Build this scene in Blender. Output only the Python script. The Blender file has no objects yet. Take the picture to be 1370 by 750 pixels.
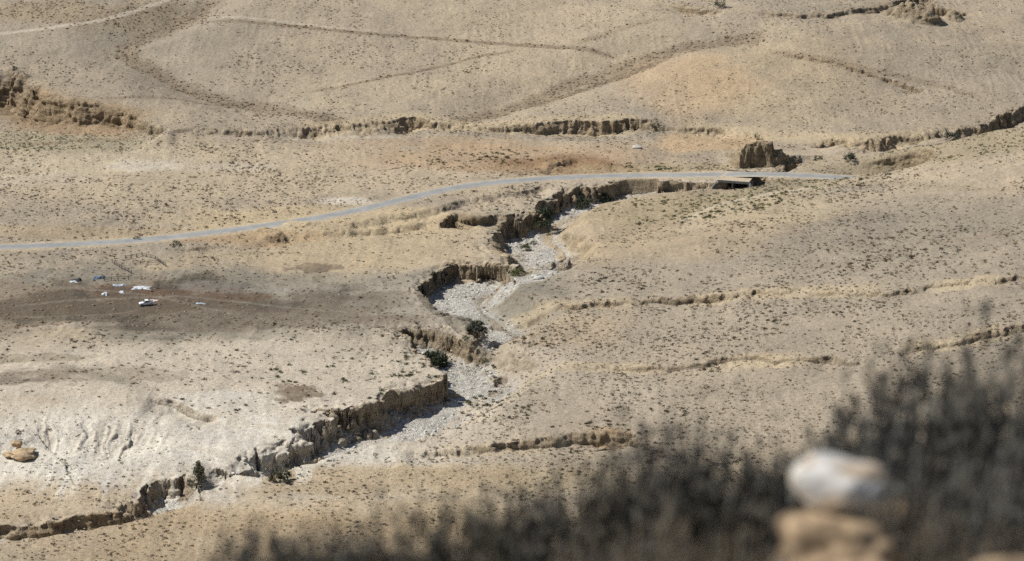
import bpy, bmesh, math, random, time
import numpy as np
from mathutils import Vector, Matrix
T0 = time.time()
rng = np.random.default_rng(11)
random.seed(5)
R = math.radians
sc = bpy.context.scene
COL = sc.collection

# ------------------------------------------------------------------ camera model
H = 280.0; PITCH = R(17.0); HF = R(20.0)
FPX = 685.0 / math.tan(HF / 2)

def ray(px, py):
    """horizontal slope u = x/y and vertical slope v = drop/y of the ray through a photo pixel"""
    a = (np.asarray(px, float) - 685.0) / FPX; b = (np.asarray(py, float) - 375.0) / FPX
    fy = math.cos(PITCH) - b * math.sin(PITCH); fz = math.sin(PITCH) + b * math.cos(PITCH)
    return a / fy, fz / fy

# ------------------------------------------------------------------ noise
def _h(ix, iy, seed):
    n = (ix.astype(np.uint32) * np.uint32(374761393) + iy.astype(np.uint32) * np.uint32(668265263) + np.uint32((seed * 2246822519) & 0xffffffff))
    n = (n ^ (n >> np.uint32(13))) * np.uint32(1274126177)
    n = n ^ (n >> np.uint32(16))
    return (n & np.uint32(0xffffff)).astype(np.float32) * np.float32(2.0 / 0xffffff) - np.float32(1)

def vn(x, y, seed=0):
    x = np.asarray(x, np.float32); y = np.asarray(y, np.float32)
    xf = np.floor(x); yf = np.floor(y); ix = xf.astype(np.int64); iy = yf.astype(np.int64)
    fx = x - xf; fy = y - yf
    fx = fx * fx * fx * (fx * (fx * 6 - 15) + 10); fy = fy * fy * fy * (fy * (fy * 6 - 15) + 10)
    a = _h(ix, iy, seed); b = _h(ix + 1, iy, seed); c = _h(ix, iy + 1, seed); d = _h(ix + 1, iy + 1, seed)
    a = a + (b - a) * fx; c = c + (d - c) * fx
    return a + (c - a) * fy

def fbm(x, y, wl, octv=4, seed=0, gain=0.5):
    s = 0; a = 1.0; t = 0; x = np.asarray(x, np.float32); y = np.asarray(y, np.float32)
    for o in range(octv):
        f = 2.0 ** o / wl
        cs, sn = math.cos(o * 0.9 + 0.4), math.sin(o * 0.9 + 0.4)
        s = s + a * vn((x * cs - y * sn) * f + 17.3 * o, (x * sn + y * cs) * f - 9.1 * o, seed + o)
        t += a; a *= gain
    return s / t

def sstep(t):
    t = np.clip(t, 0, 1); return t * t * (3 - 2 * t)

# ------------------------------------------------------------------ base terrain (no cuts)
def softplus(t, k):
    return k * np.logaddexp(0, np.asarray(t, float) / k)

def base0(x, y):
    z = 0.13 * softplus(np.asarray(y, float) - 1110, 25) - 0.05 * softplus(np.asarray(y, float) - 1500, 60)
    # right-hand hills
    def bump(cx, cy, sx, sy, a, rot=0.0):
        dx = x - cx; dy = y - cy; c, s = math.cos(rot), math.sin(rot)
        u = (dx * c + dy * s) / sx; v = (-dx * s + dy * c) / sy
        return a * np.exp(-(u * u + v * v))
    z = z + bump(190, 860, 120, 90, 20) + np.where(np.asarray(y) > 1034, bump(228, 1036, 100, 24, 24), bump(228, 1036, 100, 95, 24))
    z = z + bump(120, 1215, 75, 60, 13) + bump(-150, 1250, 90, 70, 9) + bump(-10, 1260, 70, 60, 6)
    z = z + bump(-190, 1130, 70, 40, 7) + bump(-120, 1010, 90, 40, 3.5)
    z = z + bump(-130, 790, 80, 55, 6) + bump(95, 740, 90, 60, 3)
    z = z + 1.6 * fbm(x, y, 160, 2, 3) + 1.7 * fbm(x, y, 70, 2, 9) + bump(88, 940, 50, 34, 5, .25) + bump(150, 760, 60, 30, 4, .2) - bump(60, 850, 60, 16, 2, .1)
    # hillside that carries the photographer
    hill = H - 4.0 - (y - 8) * 0.4400
    kk = 6.0
    z = np.where(hill > -60, kk * np.logaddexp(z / kk, np.maximum(hill, -200) / kk), z)
    return z

def unp(px, py, D=0.0, zf=None):
    u, v = ray(px, py)
    ys = np.arange(640, 1500, 0.5)
    zf = zf or base0
    g = H - v * ys - (zf(u * ys, ys) - D)
    i = int(np.argmax(g < 0))
    if i == 0: i = len(ys) - 1
    t = g[i - 1] / (g[i - 1] - g[i] + 1e-9)
    y = ys[i - 1] + 0.5 * t
    return u * y, y

def catmull(P, n=6):
    P = np.asarray(P, float); out = []
    for i in range(len(P) - 1):
        p0 = P[max(i - 1, 0)]; p1 = P[i]; p2 = P[i + 1]; p3 = P[min(i + 2, len(P) - 1)]
        for k in range(n):
            t = k / n
            q = 0.5 * ((2 * p1) + (-p0 + p2) * t + (2 * p0 - 5 * p1 + 4 * p2 - p3) * t * t + (-p0 + 3 * p1 - 3 * p2 + p3) * t ** 3)
            q[2:] = p1[2:] + (p2[2:] - p1[2:]) * t
            out.append(q)
    out.append(P[-1]); return np.array(out)

def wline(pts, n=5, D=None):
    """photo polyline (px, py, extra...) -> points on the base terrain (x, y, extra...)"""
    o = []
    for p in pts:
        x, y = unp(p[0], p[1], 0 if D is None else p[D]); o.append((x, y) + tuple(p[2:]))
    return catmull(o, n)

# ------------------------------------------------------------------ raster in (u, y)
UC = 0.205; NCORE = 1060
core = np.linspace(-UC, UC, NCORE)
st = core[1] - core[0]; ext = []; q = UC; s_ = st
for k in range(46):
    s_ *= 1.11; q += s_; ext.append(q)
ext = np.array(ext)
U = np.concatenate([-ext[::-1], core, ext]); NU = len(U)
Y0, Y1, DY = 640.0, 1430.0, 0.5
YR = np.arange(Y0, Y1 + DY / 2, DY); NY = len(YR)
X = (YR[:, None] * U[None, :]).astype(np.float32); Y = np.repeat(YR[:, None], NU, 1).astype(np.float32)
Z = base0(X.astype(float), Y.astype(float)).astype(np.float32)
ZB = Z.copy()

def field(P, Rm, closed=False):
    """distance (m), side sign, and interpolated extras of the polyline P over a window of the raster"""
    P = np.asarray(P, float); ne = P.shape[1] - 2
    y0 = P[:, 1].min() - Rm; y1 = P[:, 1].max() + Rm
    us = P[:, 0] / P[:, 1]
    u0 = us.min() - Rm / 700; u1 = us.max() + Rm / 700
    a0 = int(np.clip((y0 - Y0) / DY, 0, NY - 1)); a1 = int(np.clip((y1 - Y0) / DY + 2, 1, NY))
    c0 = int(np.clip(np.searchsorted(U, u0), 0, NU - 1)); c1 = int(np.clip(np.searchsorted(U, u1) + 1, 1, NU))
    sl = (slice(a0, a1), slice(c0, c1)); sh = (a1 - a0, c1 - c0)
    d2 = np.full(sh, 1e9, np.float32); sg = np.ones(sh, np.float32); arc = np.zeros(sh, np.float32)
    ex = [np.zeros(sh, np.float32) for _ in range(ne)]
    L = 0
    for i in range(len(P) - 1):
        A, B = P[i], P[i + 1]
        dx, dy = B[0] - A[0], B[1] - A[1]; l2 = dx * dx + dy * dy
        if l2 < 1e-9: continue
        r0 = int(np.clip((min(A[1], B[1]) - Rm - Y0) / DY - a0, 0, sh[0])); r1 = int(np.clip((max(A[1], B[1]) + Rm - Y0) / DY + 2 - a0, 0, sh[0]))
        ua, ub = A[0] / A[1], B[0] / B[1]
        k0 = int(np.clip(np.searchsorted(U, min(ua, ub) - Rm / 680) - c0, 0, sh[1])); k1 = int(np.clip(np.searchsorted(U, max(ua, ub) + Rm / 680) + 1 - c0, 0, sh[1]))
        if r1 <= r0 or k1 <= k0: L += math.sqrt(l2); continue
        xs = X[sl][r0:r1, k0:k1] - np.float32(A[0]); ys = Y[sl][r0:r1, k0:k1] - np.float32(A[1])
        t = np.clip((xs * dx + ys * dy) / l2, 0, 1)
        ex_ = xs - t * dx; ey_ = ys - t * dy; dd = ex_ * ex_ + ey_ * ey_
        sub = d2[r0:r1, k0:k1]; m = dd < sub
        sub[m] = dd[m]
        sg[r0:r1, k0:k1][m] = np.sign(dx * ys - dy * xs)[m]
        arc[r0:r1, k0:k1][m] = (L + t * math.sqrt(l2))[m]
        for e in range(ne):
            ex[e][r0:r1, k0:k1][m] = (A[2 + e] + t * (B[2 + e] - A[2 + e]))[m]
        L += math.sqrt(l2)
    return sl, np.sqrt(d2), sg, ex, arc, L

def pip(poly, sl):
    xs = X[sl]; ys = Y[sl]; inside = np.zeros(xs.shape, bool)
    n = len(poly)
    for i in range(n):
        x1, y1 = poly[i][:2]; x2, y2 = poly[(i + 1) % n][:2]
        if y1 == y2: continue
        c = ((ys > min(y1, y2)) & (ys <= max(y1, y2)))
        rows = np.where(c[:, 0])[0]
        if not len(rows): continue
        a, b = rows[0], rows[-1] + 1
        xi = x1 + (ys[a:b] - y1) * (x2 - x1) / (y2 - y1)
        inside[a:b] ^= (xs[a:b] < xi)
    return inside

# attribute rasters
A_col = np.empty((NY, NU, 3), np.float32)
A_rock = np.zeros((NY, NU), np.float32)     # forced rock (outcrops)
A_grav = np.zeros((NY, NU), np.float32)     # wadi floor
A_dens = np.ones((NY, NU), np.float32)      # shrub density
A_rub = np.zeros((NY, NU), np.float32)      # rubble density
A_grn = np.zeros((NY, NU), np.float32)      # green shrubs
road_d = np.full((NY, NU), 99, np.float32)

# ---- soft swales and swells
def swale(pts, h, w):
    P = wline(pts); sl, d, sg, ex, arc, L = field(P, w * 2.6)
    tp = sstep(arc / 40) * sstep((L - arc) / 40)
    Z[sl] -= h * np.exp(-(d / w) ** 2) * np.maximum(tp, 0.0)
swale([(330,-20),(250,15),(185,42),(172,58),(235,98),(300,125),(350,135),(430,158)], 4.6, 15)
swale([(560,165),(640,146),(700,126),(780,96),(840,72),(910,48),(1010,38),(1100,32)], 4.2, 15)
swale([(960,45),(1040,62),(1110,76),(1165,90),(1240,108),(1310,140)], 1.6, 10)
swale([(640,440),(760,430),(900,420),(1050,425)], 1.2, 16)
swale([(620,560),(760,545),(900,540),(1050,520),(1200,500)], 1.5, 16)

# ---- road bed
ROADPX = [(-330,338),(-200,334),(-80,332.5),(0,330),(60,328.5),(120,326),(180,322),(240,315.5),(300,308.5),(370,300),(420,292),(470,282),(520,270.5),(570,258.5),(620,248.5),(680,241.5),(740,237.5),(800,235.6),(860,234.8),(920,234.2),(980,232.8),(1035,232.0),(1064,230.8)]
RP = []
for p in ROADPX:
    x, y = unp(p[0], p[1]); RP.append((x, y, float(base0(x, y))))
# the road goes on behind the brow
lx, ly = RP[-1][0] - RP[-2][0], RP[-1][1] - RP[-2][1]
ang = math.atan2(ly, lx); px_, py_ = RP[-1][:2]
for k in range(2):
    ang += 0.10 if k < 3 else -0.08; px_ += 20 * math.cos(ang); py_ += 20 * math.sin(ang)
    RP.append((px_, py_, min(float(base0(px_, py_)), RP[-1][2] - 1.0)))
RP = catmull(RP, 10)
def _resample(P, stepm):
    seg = np.r_[0, np.cumsum(np.hypot(np.diff(P[:, 0]), np.diff(P[:, 1])))]
    t = np.arange(0, seg[-1], stepm)
    return np.stack([np.interp(t, seg, P[:, k]) for k in range(P.shape[1])], 1)
RP = _resample(RP, 2.5)
for k in range(3):
    ker = np.hanning(21 if k < 3 else 9); ker /= ker.sum()
    for ax in (1, 2):
        v = np.pad(RP[:, ax], 10, mode='edge'); sm = np.convolve(v, ker, 'valid'); RP[:, ax] = sm if ax == 2 else 0.5 * sm + 0.5 * RP[:, ax]
sl, d, sg, ex, arc, L = field(RP, 26)
rz = ex[0]
bl = sstep((d - 4.6) / 9.0)
Z[sl] = np.where(d < 26, (rz - 0.12) * (1 - bl) + Z[sl] * bl, Z[sl])
road_d[sl] = np.minimum(road_d[sl], d)
ZR = Z.copy()

# ---- sampler
def samp(F, x, y):
    x = np.asarray(x, float); y = np.asarray(y, float)
    u = x / y
    j = np.clip(np.searchsorted(U, u) - 1, 0, NU - 2); fu = np.clip((u - U[j]) / (U[j + 1] - U[j]), 0, 1)
    r = np.clip((y - Y0) / DY, 0, NY - 1.001); i = r.astype(int); fy = r - i
    return (F[i, j] * (1 - fu) + F[i, j + 1] * fu) * (1 - fy) + (F[i + 1, j] * (1 - fu) + F[i + 1, j + 1] * fu) * fy

# ---- the wadi
TPX = [(1042,222,4,1),(1010,227,4,1),(985,233,3,1),(972,240,1.6,.6),(945,242,1.4,1),(910,241,1.4,1),(880,240,1.4,1),(840,241,1.5,1.2),(800,245,1.5,1.2),(765,249,1.6,1.2),(742,257,2,1.2),(722,272,2,1.2),(700,287,1.6,1.2),(684,288,1.4,1.2),(676,298,3,1),(664,312,4,.8),(653,325,4,.6),(664,338,5,.5),(678,347,5,.5),(690,352,2.5,.5),(703,361,2,.5),(697,362,1.6,.6),(677,356.5,1.2,1),(663,352,1.1,1.1),(630,353,1.1,1.2),(603,356.5,1.0,1.2),(583,363,1.0,1.2),(562,377,1.1,1.2),(556,391,3,1),(572,412,6,.6),(590,424,7,.6),(612,439,6,.6),(632,455,4,.5),(614,446,2,.6),(601,436,1.1,1),(570,434,1.0,1),(540,434,1.2,1),(524,437,1.6,1),(527,446,2,.8),(540,455,2,.8),(552,465,2,.8),(568,478,1.8,1),(581,490,1.3,1),(587,500,1.0,1.2),(570,508,1.0,1.2),(549,516,1.0,1.3),(509,527,1.0,1.3),(489,543,1.0,1.3),(455,547,1.0,1.3),(430,562,1.0,1.3),(410,576,1.1,1.3),(420,589,1.1,1),(402,592,1.6,1.5),(362,599,1.9,1.6),(332,608,2.4,1.4),(318,620,4,.8),(306,642,5,.6),(288,654,4,.6),(268,650,2.4,1),(235,642,1.3,1.2),(208,645,1.2,1.2),(188,662,1.2,1.2),(154,677,1.2,.9),(100,687,1.3,.7),(50,696,1.4,.7),(15,702,1.5,.7),(-60,712,3,1),(-150,724,3,1),(-300,740,3,1)]
RPX = [(1075,222,2.5,3),(1052,240,4.0,2.5),(1036,248,4.4,3),(1014,258,4.8,5),(985,264,5.2,7),(945,267,5.2,5),(900,270,5.2,4),(850,275,5.8,6),(800,284,6.3,9),(772,292,6.6,11),(748,304,6.8,12),(738,320,7,13),(754,338,7,11),(756,364,7.2,13),(718,382,7.4,14),(668,391,7.6,14),(646,403,7.6,12),(646,420,7.4,14),(690,445,7.2,18),(682,460,7.2,15),(654,472,7.2,12),(640,487,7.4,12),(658,505,7.6,13),(678,518,7.8,17),(645,539,8,17),(606,569,8.2,17),(556,598,8.2,15),(505,609,8,12),(457,619,7.8,11),(405,637,7.4,9),(340,653,6.6,9),(282,671,5.8,9),(204,697,5.4,9),(104,714,4.0,8),(0,728,3.4,8),(-80,738,4.2,9),(-160,749,4,9),(-300,768,4,9)]
def unz(p, D):  # onto the road-graded terrain lowered by D
    return unp(p[0], p[1], D, lambda x, y: samp(ZR, x, y))
TW = catmull([unz(p, 0) + tuple(p[2:]) for p in TPX], 6)
RW = catmull([unz(p, p[2]) + tuple(p[2:]) for p in RPX], 6)
ends = [wline([(1100,200)])[0][:2]]
poly = np.vstack([TW[:, :2], RW[::-1, :2]])
RZ = samp(ZR, RW[:, 0], RW[:, 1]) - RW[:, 2]
slT, dT, sgT, exT, arcT, LT = field(TW, 45)
slR, dR, sgR, exR, arcR, LR = field(RW, 45)
r0 = min(slT[0].start, slR[0].start); r1 = max(slT[0].stop, slR[0].stop); c0 = min(slT[1].start, slR[1].start); c1 = max(slT[1].stop, slR[1].stop)
WS = (slice(r0, r1), slice(c0, c1))
def full(sl, a, fill):
    o = np.full((r1 - r0, c1 - c0), fill, np.float32); o[sl[0].start - r0:sl[0].stop - r0, sl[1].start - c0:sl[1].stop - c0] = a; return o
fdT = full(slT, dT, 999); fdR = full(slR, dR, 999); fw = full(slT, exT[0], 3); ff = full(slT, exT[1], 1); fwR = full(slR, exR[1], 10)
inside = pip(poly, WS)
xs, ys = X[WS], Y[WS]
near = (fdT < 40) | (fdR < 40) | inside
flt = fbm(xs, ys, 5.0, 3, 21) * 2.1 + fbm(xs, ys, 14, 2, 25) * 2.2 + np.abs(vn(xs / 2.3, ys / 2.3, 31)) * -1.5 + 0.8
nt1 = np.clip(1 - np.abs(fbm(xs, ys, 17, 2, 33)) * 7, 0, 1) ** 2 * 3.6 + np.clip(1 - np.abs(fbm(xs, ys, 8, 2, 35)) * 6, 0, 1) ** 2 * 1.5
nt1 = nt1 + np.clip(fbm(xs, ys, 26, 2, 39) - .12, 0, 1) * 9
flt = flt + nt1 * np.exp(-np.maximum(fdT, 0) / 9)
right = (~inside) & (fdR < fdT)
fw = fw * np.clip(1.15 + 2.0 * fbm(xs, ys, 15, 3, 43), .6, 2.3)
sd = np.where(inside | right, fdT, -fdT) + fbm(xs, ys, 30, 2, 37) * 1.8 + flt * ff * np.where(right, 0, 1)
# floor level: inverse-distance blend of the control points
zfl = np.zeros(xs.shape, np.float32)
ii = np.where(near & (Z[WS] > -99))
wsum = np.zeros(len(ii[0]), np.float32); zsum = np.zeros(len(ii[0]), np.float32)
xi, yi = xs[ii], ys[ii]
for k in range(0, len(RW), 3):
    w_ = 1.0 / ((xi - RW[k, 0]) ** 2 + (yi - RW[k, 1]) ** 2 + 30) ** 2
    wsum += w_; zsum += w_ * RZ[k]
zfl[ii] = zsum / wsum
tal = np.clip(.06 + .6 * fbm(xs, ys, 20, 2, 45), 0, .35)
cutT = sstep(sd / np.maximum(fw * 1.3, 0.9)) * (.88 - tal) + (.12 + tal) * sstep(sd / (fw * 1.4 + 3.5))
cutT = np.maximum(cutT, .14 * sstep((sd + 3.5) / 3.5) * np.clip(.5 + 1.5 * fbm(xs, ys, 6, 2, 49), 0, 1.4) * np.where(right, 0, 1))
rb = fdR + np.where(right, fbm(xs, ys, 9, 3, 41) * 2.2, 0)
cutR = np.where(right, 1 - sstep(rb / np.maximum(fwR, 2)), 1.0)
cut = np.where(near, np.clip(cutT, 0, 1) * np.clip(cutR, 0, 1), 0)
bcx, bcy = unp(994, 233)
cut = cut * np.where(np.hypot(xs - bcx, (ys - bcy) * .5) < 8.5, 1, np.clip((road_d[WS] - 4.4) / 1.6, 0, 1))
floorn = fbm(xs, ys, 7, 4, 51) * 0.45 + fbm(xs, ys, 2.0, 2, 57) * 0.18
ZZ = Z[WS]
Z[WS] = np.where(near, ZZ + (np.minimum(zfl, ZZ) + floorn - ZZ) * cut, ZZ)
gedge = fbm(xs, ys, 11, 4, 61) * 3.0 + fbm(xs, ys, 4, 2, 63) * 1.5
gm = np.where(inside, np.clip((sd - fw * .9 - .3) / 1.2, 0, 1) * np.clip((fdR - .6 + gedge) / 3, 0, 1), 0.0)
gm = gm + np.where(right, np.clip(1 - (rb - gedge * .6) / 4, 0, 1), 0)
gm = gm * np.clip(1.0 + .9 * fbm(xs, ys, 19, 3, 67), .3, 1)
A_grav[WS] = np.where(near, gm, 0)
A_dens[WS] *= 1 - 0.95 * A_grav[WS]
A_tal = np.zeros((NY, NU), np.float32); A_tal[WS] = np.where(near & inside, np.exp(-((sd - fw - .8) / 2.2) ** 2), 0) * np.clip(.6 + 1.2 * fbm(xs, ys, 12, 2, 47), .05, 1.3)
P_ = wline([(738,356),(732,365),(716,371),(690,376),(660,383)]); sl, d, sg, ex, arc, L = field(P_, 12)
A_grav[sl] = np.maximum(A_grav[sl], np.clip((4.2 - d + 2.5 * fbm(X[sl], Y[sl], 5, 3, 69)) / 2, 0, .9))
A_dens[sl] *= np.clip(d / 6, .1, 1)
# bare strip at the rim of the left bank
rim = np.where(near & ~inside & ~right, np.exp(-np.maximum(fdT, 0) / 6), 0)

# ---- scarps: polyline traced left to right along the top, ground in front drops
def scarp(pts, fd=18, gull=1.0, wl=6, rockf=0.0, Rm=None, seed=71, rib=0.0, ribl=8.0, vary=.75, up=False, ribw=.35):
    P = wline(pts)
    hmax = P[:, 2].max(); Rm = Rm or fd * 2.2
    sl, d, sg, ex, arc, L = field(P, Rm)
    h, w = ex[0], ex[1]
    x, y = X[sl], Y[sl]
    n = fbm(x, y, wl, 3, seed) * gull + fbm(x, y, wl * 2.7, 2, seed + 5) * gull * 1.3 - np.abs(vn(x / (wl * .45), y / (wl * .45), seed + 9)) * gull * 0.8
    sd = (sg if up else -sg) * d + n
    tp = sstep(arc / 5) * sstep((L - arc) / 5)
    drop = h * tp * sstep(sd / np.maximum(w, .7)) * np.exp(-(np.maximum(sd, 0) / fd) ** 2)
    drop *= (d < Rm - 1)
    drop *= np.clip(1 + vary * 1.5 * fbm(arc, arc * 0 + seed, 13, 3, seed), .12, 1.5) if vary else 1
    if rib:
        q = arc / ribl + ribw * fbm(x, y, 9, 3, seed + 3)
        rg = 1 - np.abs(vn(q, q * 0 + seed, seed + 1)) * 1.5; rg2 = 1 - np.abs(vn(q * 2.7, q * 0 + seed, seed + 2)) * 1.5
        bell = np.clip(sd / w, -.6, 1.8); bell = np.exp(-((bell - .45) / .5) ** 2)
        Z[sl] += (h * rib * (rg * .7 + rg2 * .35 - .45) * bell * tp * (d < Rm)).astype(np.float32)
    Z[sl] -= (-drop if up else drop) * (1 - 0.9 * np.clip((6.5 - road_d[sl]) / 1.5, 0, 1))
    if rockf:
        A_rock[sl] = np.maximum(A_rock[sl], rockf * tp * np.exp(-((sd - w * .5) / (w * 1.1 + 1)) ** 2) * (d < Rm))
    return sl, sd, h, w, tp

# badlands bluff at the upper left
scarp([(-160,105,15,11),(-60,100,16,11),(0,97,17,11),(18,93,17,11),(38,101,15,10),(50,114,12,8),(66,124,10,7),(90,129,9,7),(110,136,7.5,6),(140,139,6.5,5),(165,147,5.5,4),(188,158,4,3),(208,166,3,3),(232,171,2,3)], fd=34, gull=1.2, wl=9, rockf=.55, seed=81, rib=.85, ribl=8.5, vary=.2)
scarp([(225,171,1.8,3.5),(300,172,1.8,3.5),(380,170,2.6,5),(420,166,3.2,6),(470,162,3.4,6),(520,158,3.6,5),(548,156,4.6,1.8),(556,156,4.6,1.5),(575,158,3,4),(610,160,2.6,4),(650,164,2.2,4),(690,163,3,4),(730,162,3.8,3),(770,161,4.4,2.4),(830,159,4.6,2.2),(868,158,4.2,2.4),(890,164,2.4,4),(930,168,2,4),(960,169,2.2,4),(990,174,2,4)], fd=16, gull=2.0, wl=5, rockf=.3, seed=91, rib=.35, ribl=4, vary=.35)
scarp([(975,226,1,3),(988,225,4,2),(996,224.5,8,1.6),(1015,224,9,1.6),(1030,223.5,8.5,1.8),(1036,223,6,5),(1050,222,6,7),(1070,219,4.5,7),(1085,213,2,6),(1094,208,.6,5)], fd=17, gull=1.6, wl=4, rockf=.9, seed=101, rib=.35, ribl=3.2, vary=.2, up=True)
scarp([(1080,197,3,4),(1098,187,4.5,5),(1125,186,4,6),(1150,184,3.5,6),(1180,180,4,6),(1215,176,4,6),(1260,171,3.5,5),(1300,167,3.6,4),(1322,160,5,2),(1340,150,6.5,1.8),(1362,143,6,1.8),(1400,134,4,3),(1460,124,3,3)], fd=17, gull=2.2, wl=5, rockf=.4, seed=111, rib=.4, ribl=4, vary=.5)
scarp([(585,303,2,1.5),(593,293,4.6,1.3),(603,283,5.6,1.3),(625,286,5.6,1.3),(648,287,5.6,1.3),(664,284,6,1.3),(682,286,5,1.5),(700,282,2,2)], fd=14, gull=1.3, wl=4.5, rockf=.8, seed=121)
# bank below the road, left of the wadi
scarp([(215,331,.5,2),(260,329,.9,2),(330,323,1.3,3),(400,314,1.4,3),(470,305,1.4,3.4),(540,298,1.6,3.4),(585,293,2,3)], fd=12, gull=1.6, wl=7, seed=131)
scarp([(455,300,.6,3),(500,291,1.2,4),(545,283,1.5,4),(590,272,1.8,4),(640,262,1.8,4),(700,252,2.0,3),(740,249,1.5,2)], fd=10, gull=1.6, wl=6, seed=137)
# terraces on the right slope
scarp([(642,404,0.56,2.74),(700,403,1.01,2.74),(760,402,1.24,2.74),(830,399,1.35,2.46),(900,394,1.57,2.19),(950,391,1.69,1.92),(1010,388,2.03,2.05),(1060,385,1.46,2.19),(1120,385,1.01,2.74),(1190,383,1.01,2.46),(1230,380,1.46,2.05),(1300,374,1.57,2.05),(1370,368,1.46,2.19),(1450,360,1.57,1.37)], fd=11, gull=1.9, wl=6, seed=141)
scarp([(655,489,0.47,2.72),(700,489,1.05,2.18),(760,487,1.4,1.9),(830,485,1.4,1.9),(900,486,1.17,1.9),(930,484,1.52,1.9),(960,477,2.57,1.77),(1000,474,2.81,1.77),(1050,474,2.46,1.77),(1100,475,1.87,1.9),(1170,478,1.17,2.04)], fd=11, gull=1.2, wl=6, seed=151)
scarp([(1190,466,0.85,1.55),(1225,462,1.22,1.77),(1262,457,1.22,1.77),(1286,452,0.97,1.77),(1296,449,1.34,1.55),(1330,439,1.34,1.77),(1370,430,1.34,1.77),(1450,415,1.22,1.77)], fd=10, gull=1.5, wl=6, seed=161)
scarp([(535,598,0.79,2.72),(580,598,1.58,2.72),(620,596,1.98,2.72),(680,588,2.18,2.72),(740,580,2.57,2.72),(780,573,3.96,2.99),(805,571,5.45,3.26),(830,571,5.94,3.4),(848,575,5.94,3.4),(870,590,2.97,3.4)], fd=13, gull=1.3, wl=7, seed=171, rib=.4, ribl=4, vary=.3)
scarp([(190,529,.6,2),(215,531,1.6,1.6),(240,537,2,1.4),(262,545,2,1.4),(285,554,1.8,1.4),(303,560,.6,2)], fd=9, gull=1, wl=5, seed=181)
scarp([(-120,590,2,9),(-40,585,2,9),(10,582,2.6,10),(40,568,3.6,12),(90,566,4,14),(150,568,4,15),(200,572,3.6,14),(232,584,2,10),(250,596,.6,6)], fd=26, gull=1.2, wl=5, seed=191, rib=.17, ribl=3.4, vary=.4, ribw=1.3)
scarp([(728,338,1,3),(737,329,1.6,3),(752,322,2,3),(772,321,2,3),(784,328,1.4,3),(790,340,1,3)], fd=7, gull=1.4, wl=4, rockf=.5, seed=201, rib=.5, ribl=4, vary=.2)
scarp([(650,486,1,1.5),(660,477,2,1.5),(675,474,2.4,1.5),(690,486,1,1.5)], fd=6, gull=1.0, wl=4, rockf=.4, seed=205)
scarp([(712,229,.6,3),(735,222,1.6,3),(752,214,2.4,3),(768,210,2,3),(790,212,.6,3)], fd=9, gull=.8, wl=7, seed=211)
# outcrops along the top edge
scarp([(880,2,1.5,2),(910,6,2,2),(940,10,2,2),(975,12,1.5,2)], fd=9, gull=1.4, wl=6, rockf=.3, seed=215)
scarp([(1010,14,.9,2),(1040,15,1.3,2),(1075,16,1.6,2),(1110,16,1.5,2),(1126,13,1.6,3),(1160,8,2.2,3),(1190,0,4.5,4),(1215,-4,6.5,4),(1240,-2,7,4),(1255,7,6,2.0),(1272,11,4.5,2),(1290,15,2.4,2),(1305,20,.8,2)], fd=10, gull=2.0, wl=6, rockf=.55, seed=221, rib=.45, ribl=4.5, vary=.3)
# spoil heaps, hummocks
def mound(px, py, rx, ry, h, seed=1, rk=0):
    x, y = unp(px, py); e = np.sqrt(((X - x) / rx) ** 2 + ((Y - y) / ry) ** 2) + .35 * fbm(X, Y, min(rx, ry) * .8, 3, seed)
    m = sstep((1 - e) * 1.3)
    Z[:] += h * m * (1 + .25 * fbm(X, Y, 2.5, 2, seed))
    if rk: A_rock[:] = np.maximum(A_rock, rk * (m > .06)); Z[:] += m * (2.0 * fbm(X, Y, 5, 3, seed + 4) - 1.2 * np.abs(vn(X / 2.5, Y / 5, seed + 8)))
mound(757,338,8.5,6.5,3.6,9,.7); mound(1222,24,15,9,6.5,5,.9); mound(1276,24,5,5,3.0,7,.9)
for a in [(365,316,6,5,1.6),(352,309,4,3,1.0),(690,362,5,4,1.0),(1130,200,10,9,1.6),(745,222,9,6,1.6),(400,300,8,4,.8)]: mound(*a, seed=int(a[0]))
scarp([(1020,60,.5,1.5),(1080,68,.7,1.2),(1120,76,.9,1.2),(1155,88,1.2,1.1),(1175,96,1.8,1.1),(1200,104,1.8,1.1),(1228,113,1.6,1.2),(1245,120,.4,1.5)], fd=8, gull=.9, wl=6, seed=231)
scarp([(500,431,.8,2),(515,432,1.4,2),(526,437,1.4,2)], fd=7, gull=1, wl=5, seed=235)
# stony lip between the dark camp ground and the pale plateau
lp = wline([(-100,430),(0,438),(100,430),(200,426),(300,430),(400,436),(500,444),(545,455)])
sl, d, sg, ex, arc, L = field(lp, 14)
Z[sl] += 0.7 * np.exp(-((d - 2) / 5) ** 2) * (1 + fbm(X[sl], Y[sl], 5, 2, 241)); A_rub[sl] = np.maximum(A_rub[sl], 0.9 * np.exp(-(d / 5) ** 2))

# ---- general relief noise: rills and hummocks
slope_n = fbm(X, Y, 24, 3, 301) * 0.6 + fbm(X, Y, 5.0, 4, 311, .6) * 0.24
rill = np.abs(vn(X / 3.4 + 0.35 * vn(X / 8, Y / 8, 321), Y / 16, 323)) * 0.22
calm = np.clip((road_d - 4.6) / 5, 0, 1) * (1 - 0.6 * np.clip(A_grav, 0, 1))
Z += (slope_n - rill) * calm
print('terrain', round(time.time() - T0, 1))

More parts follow.
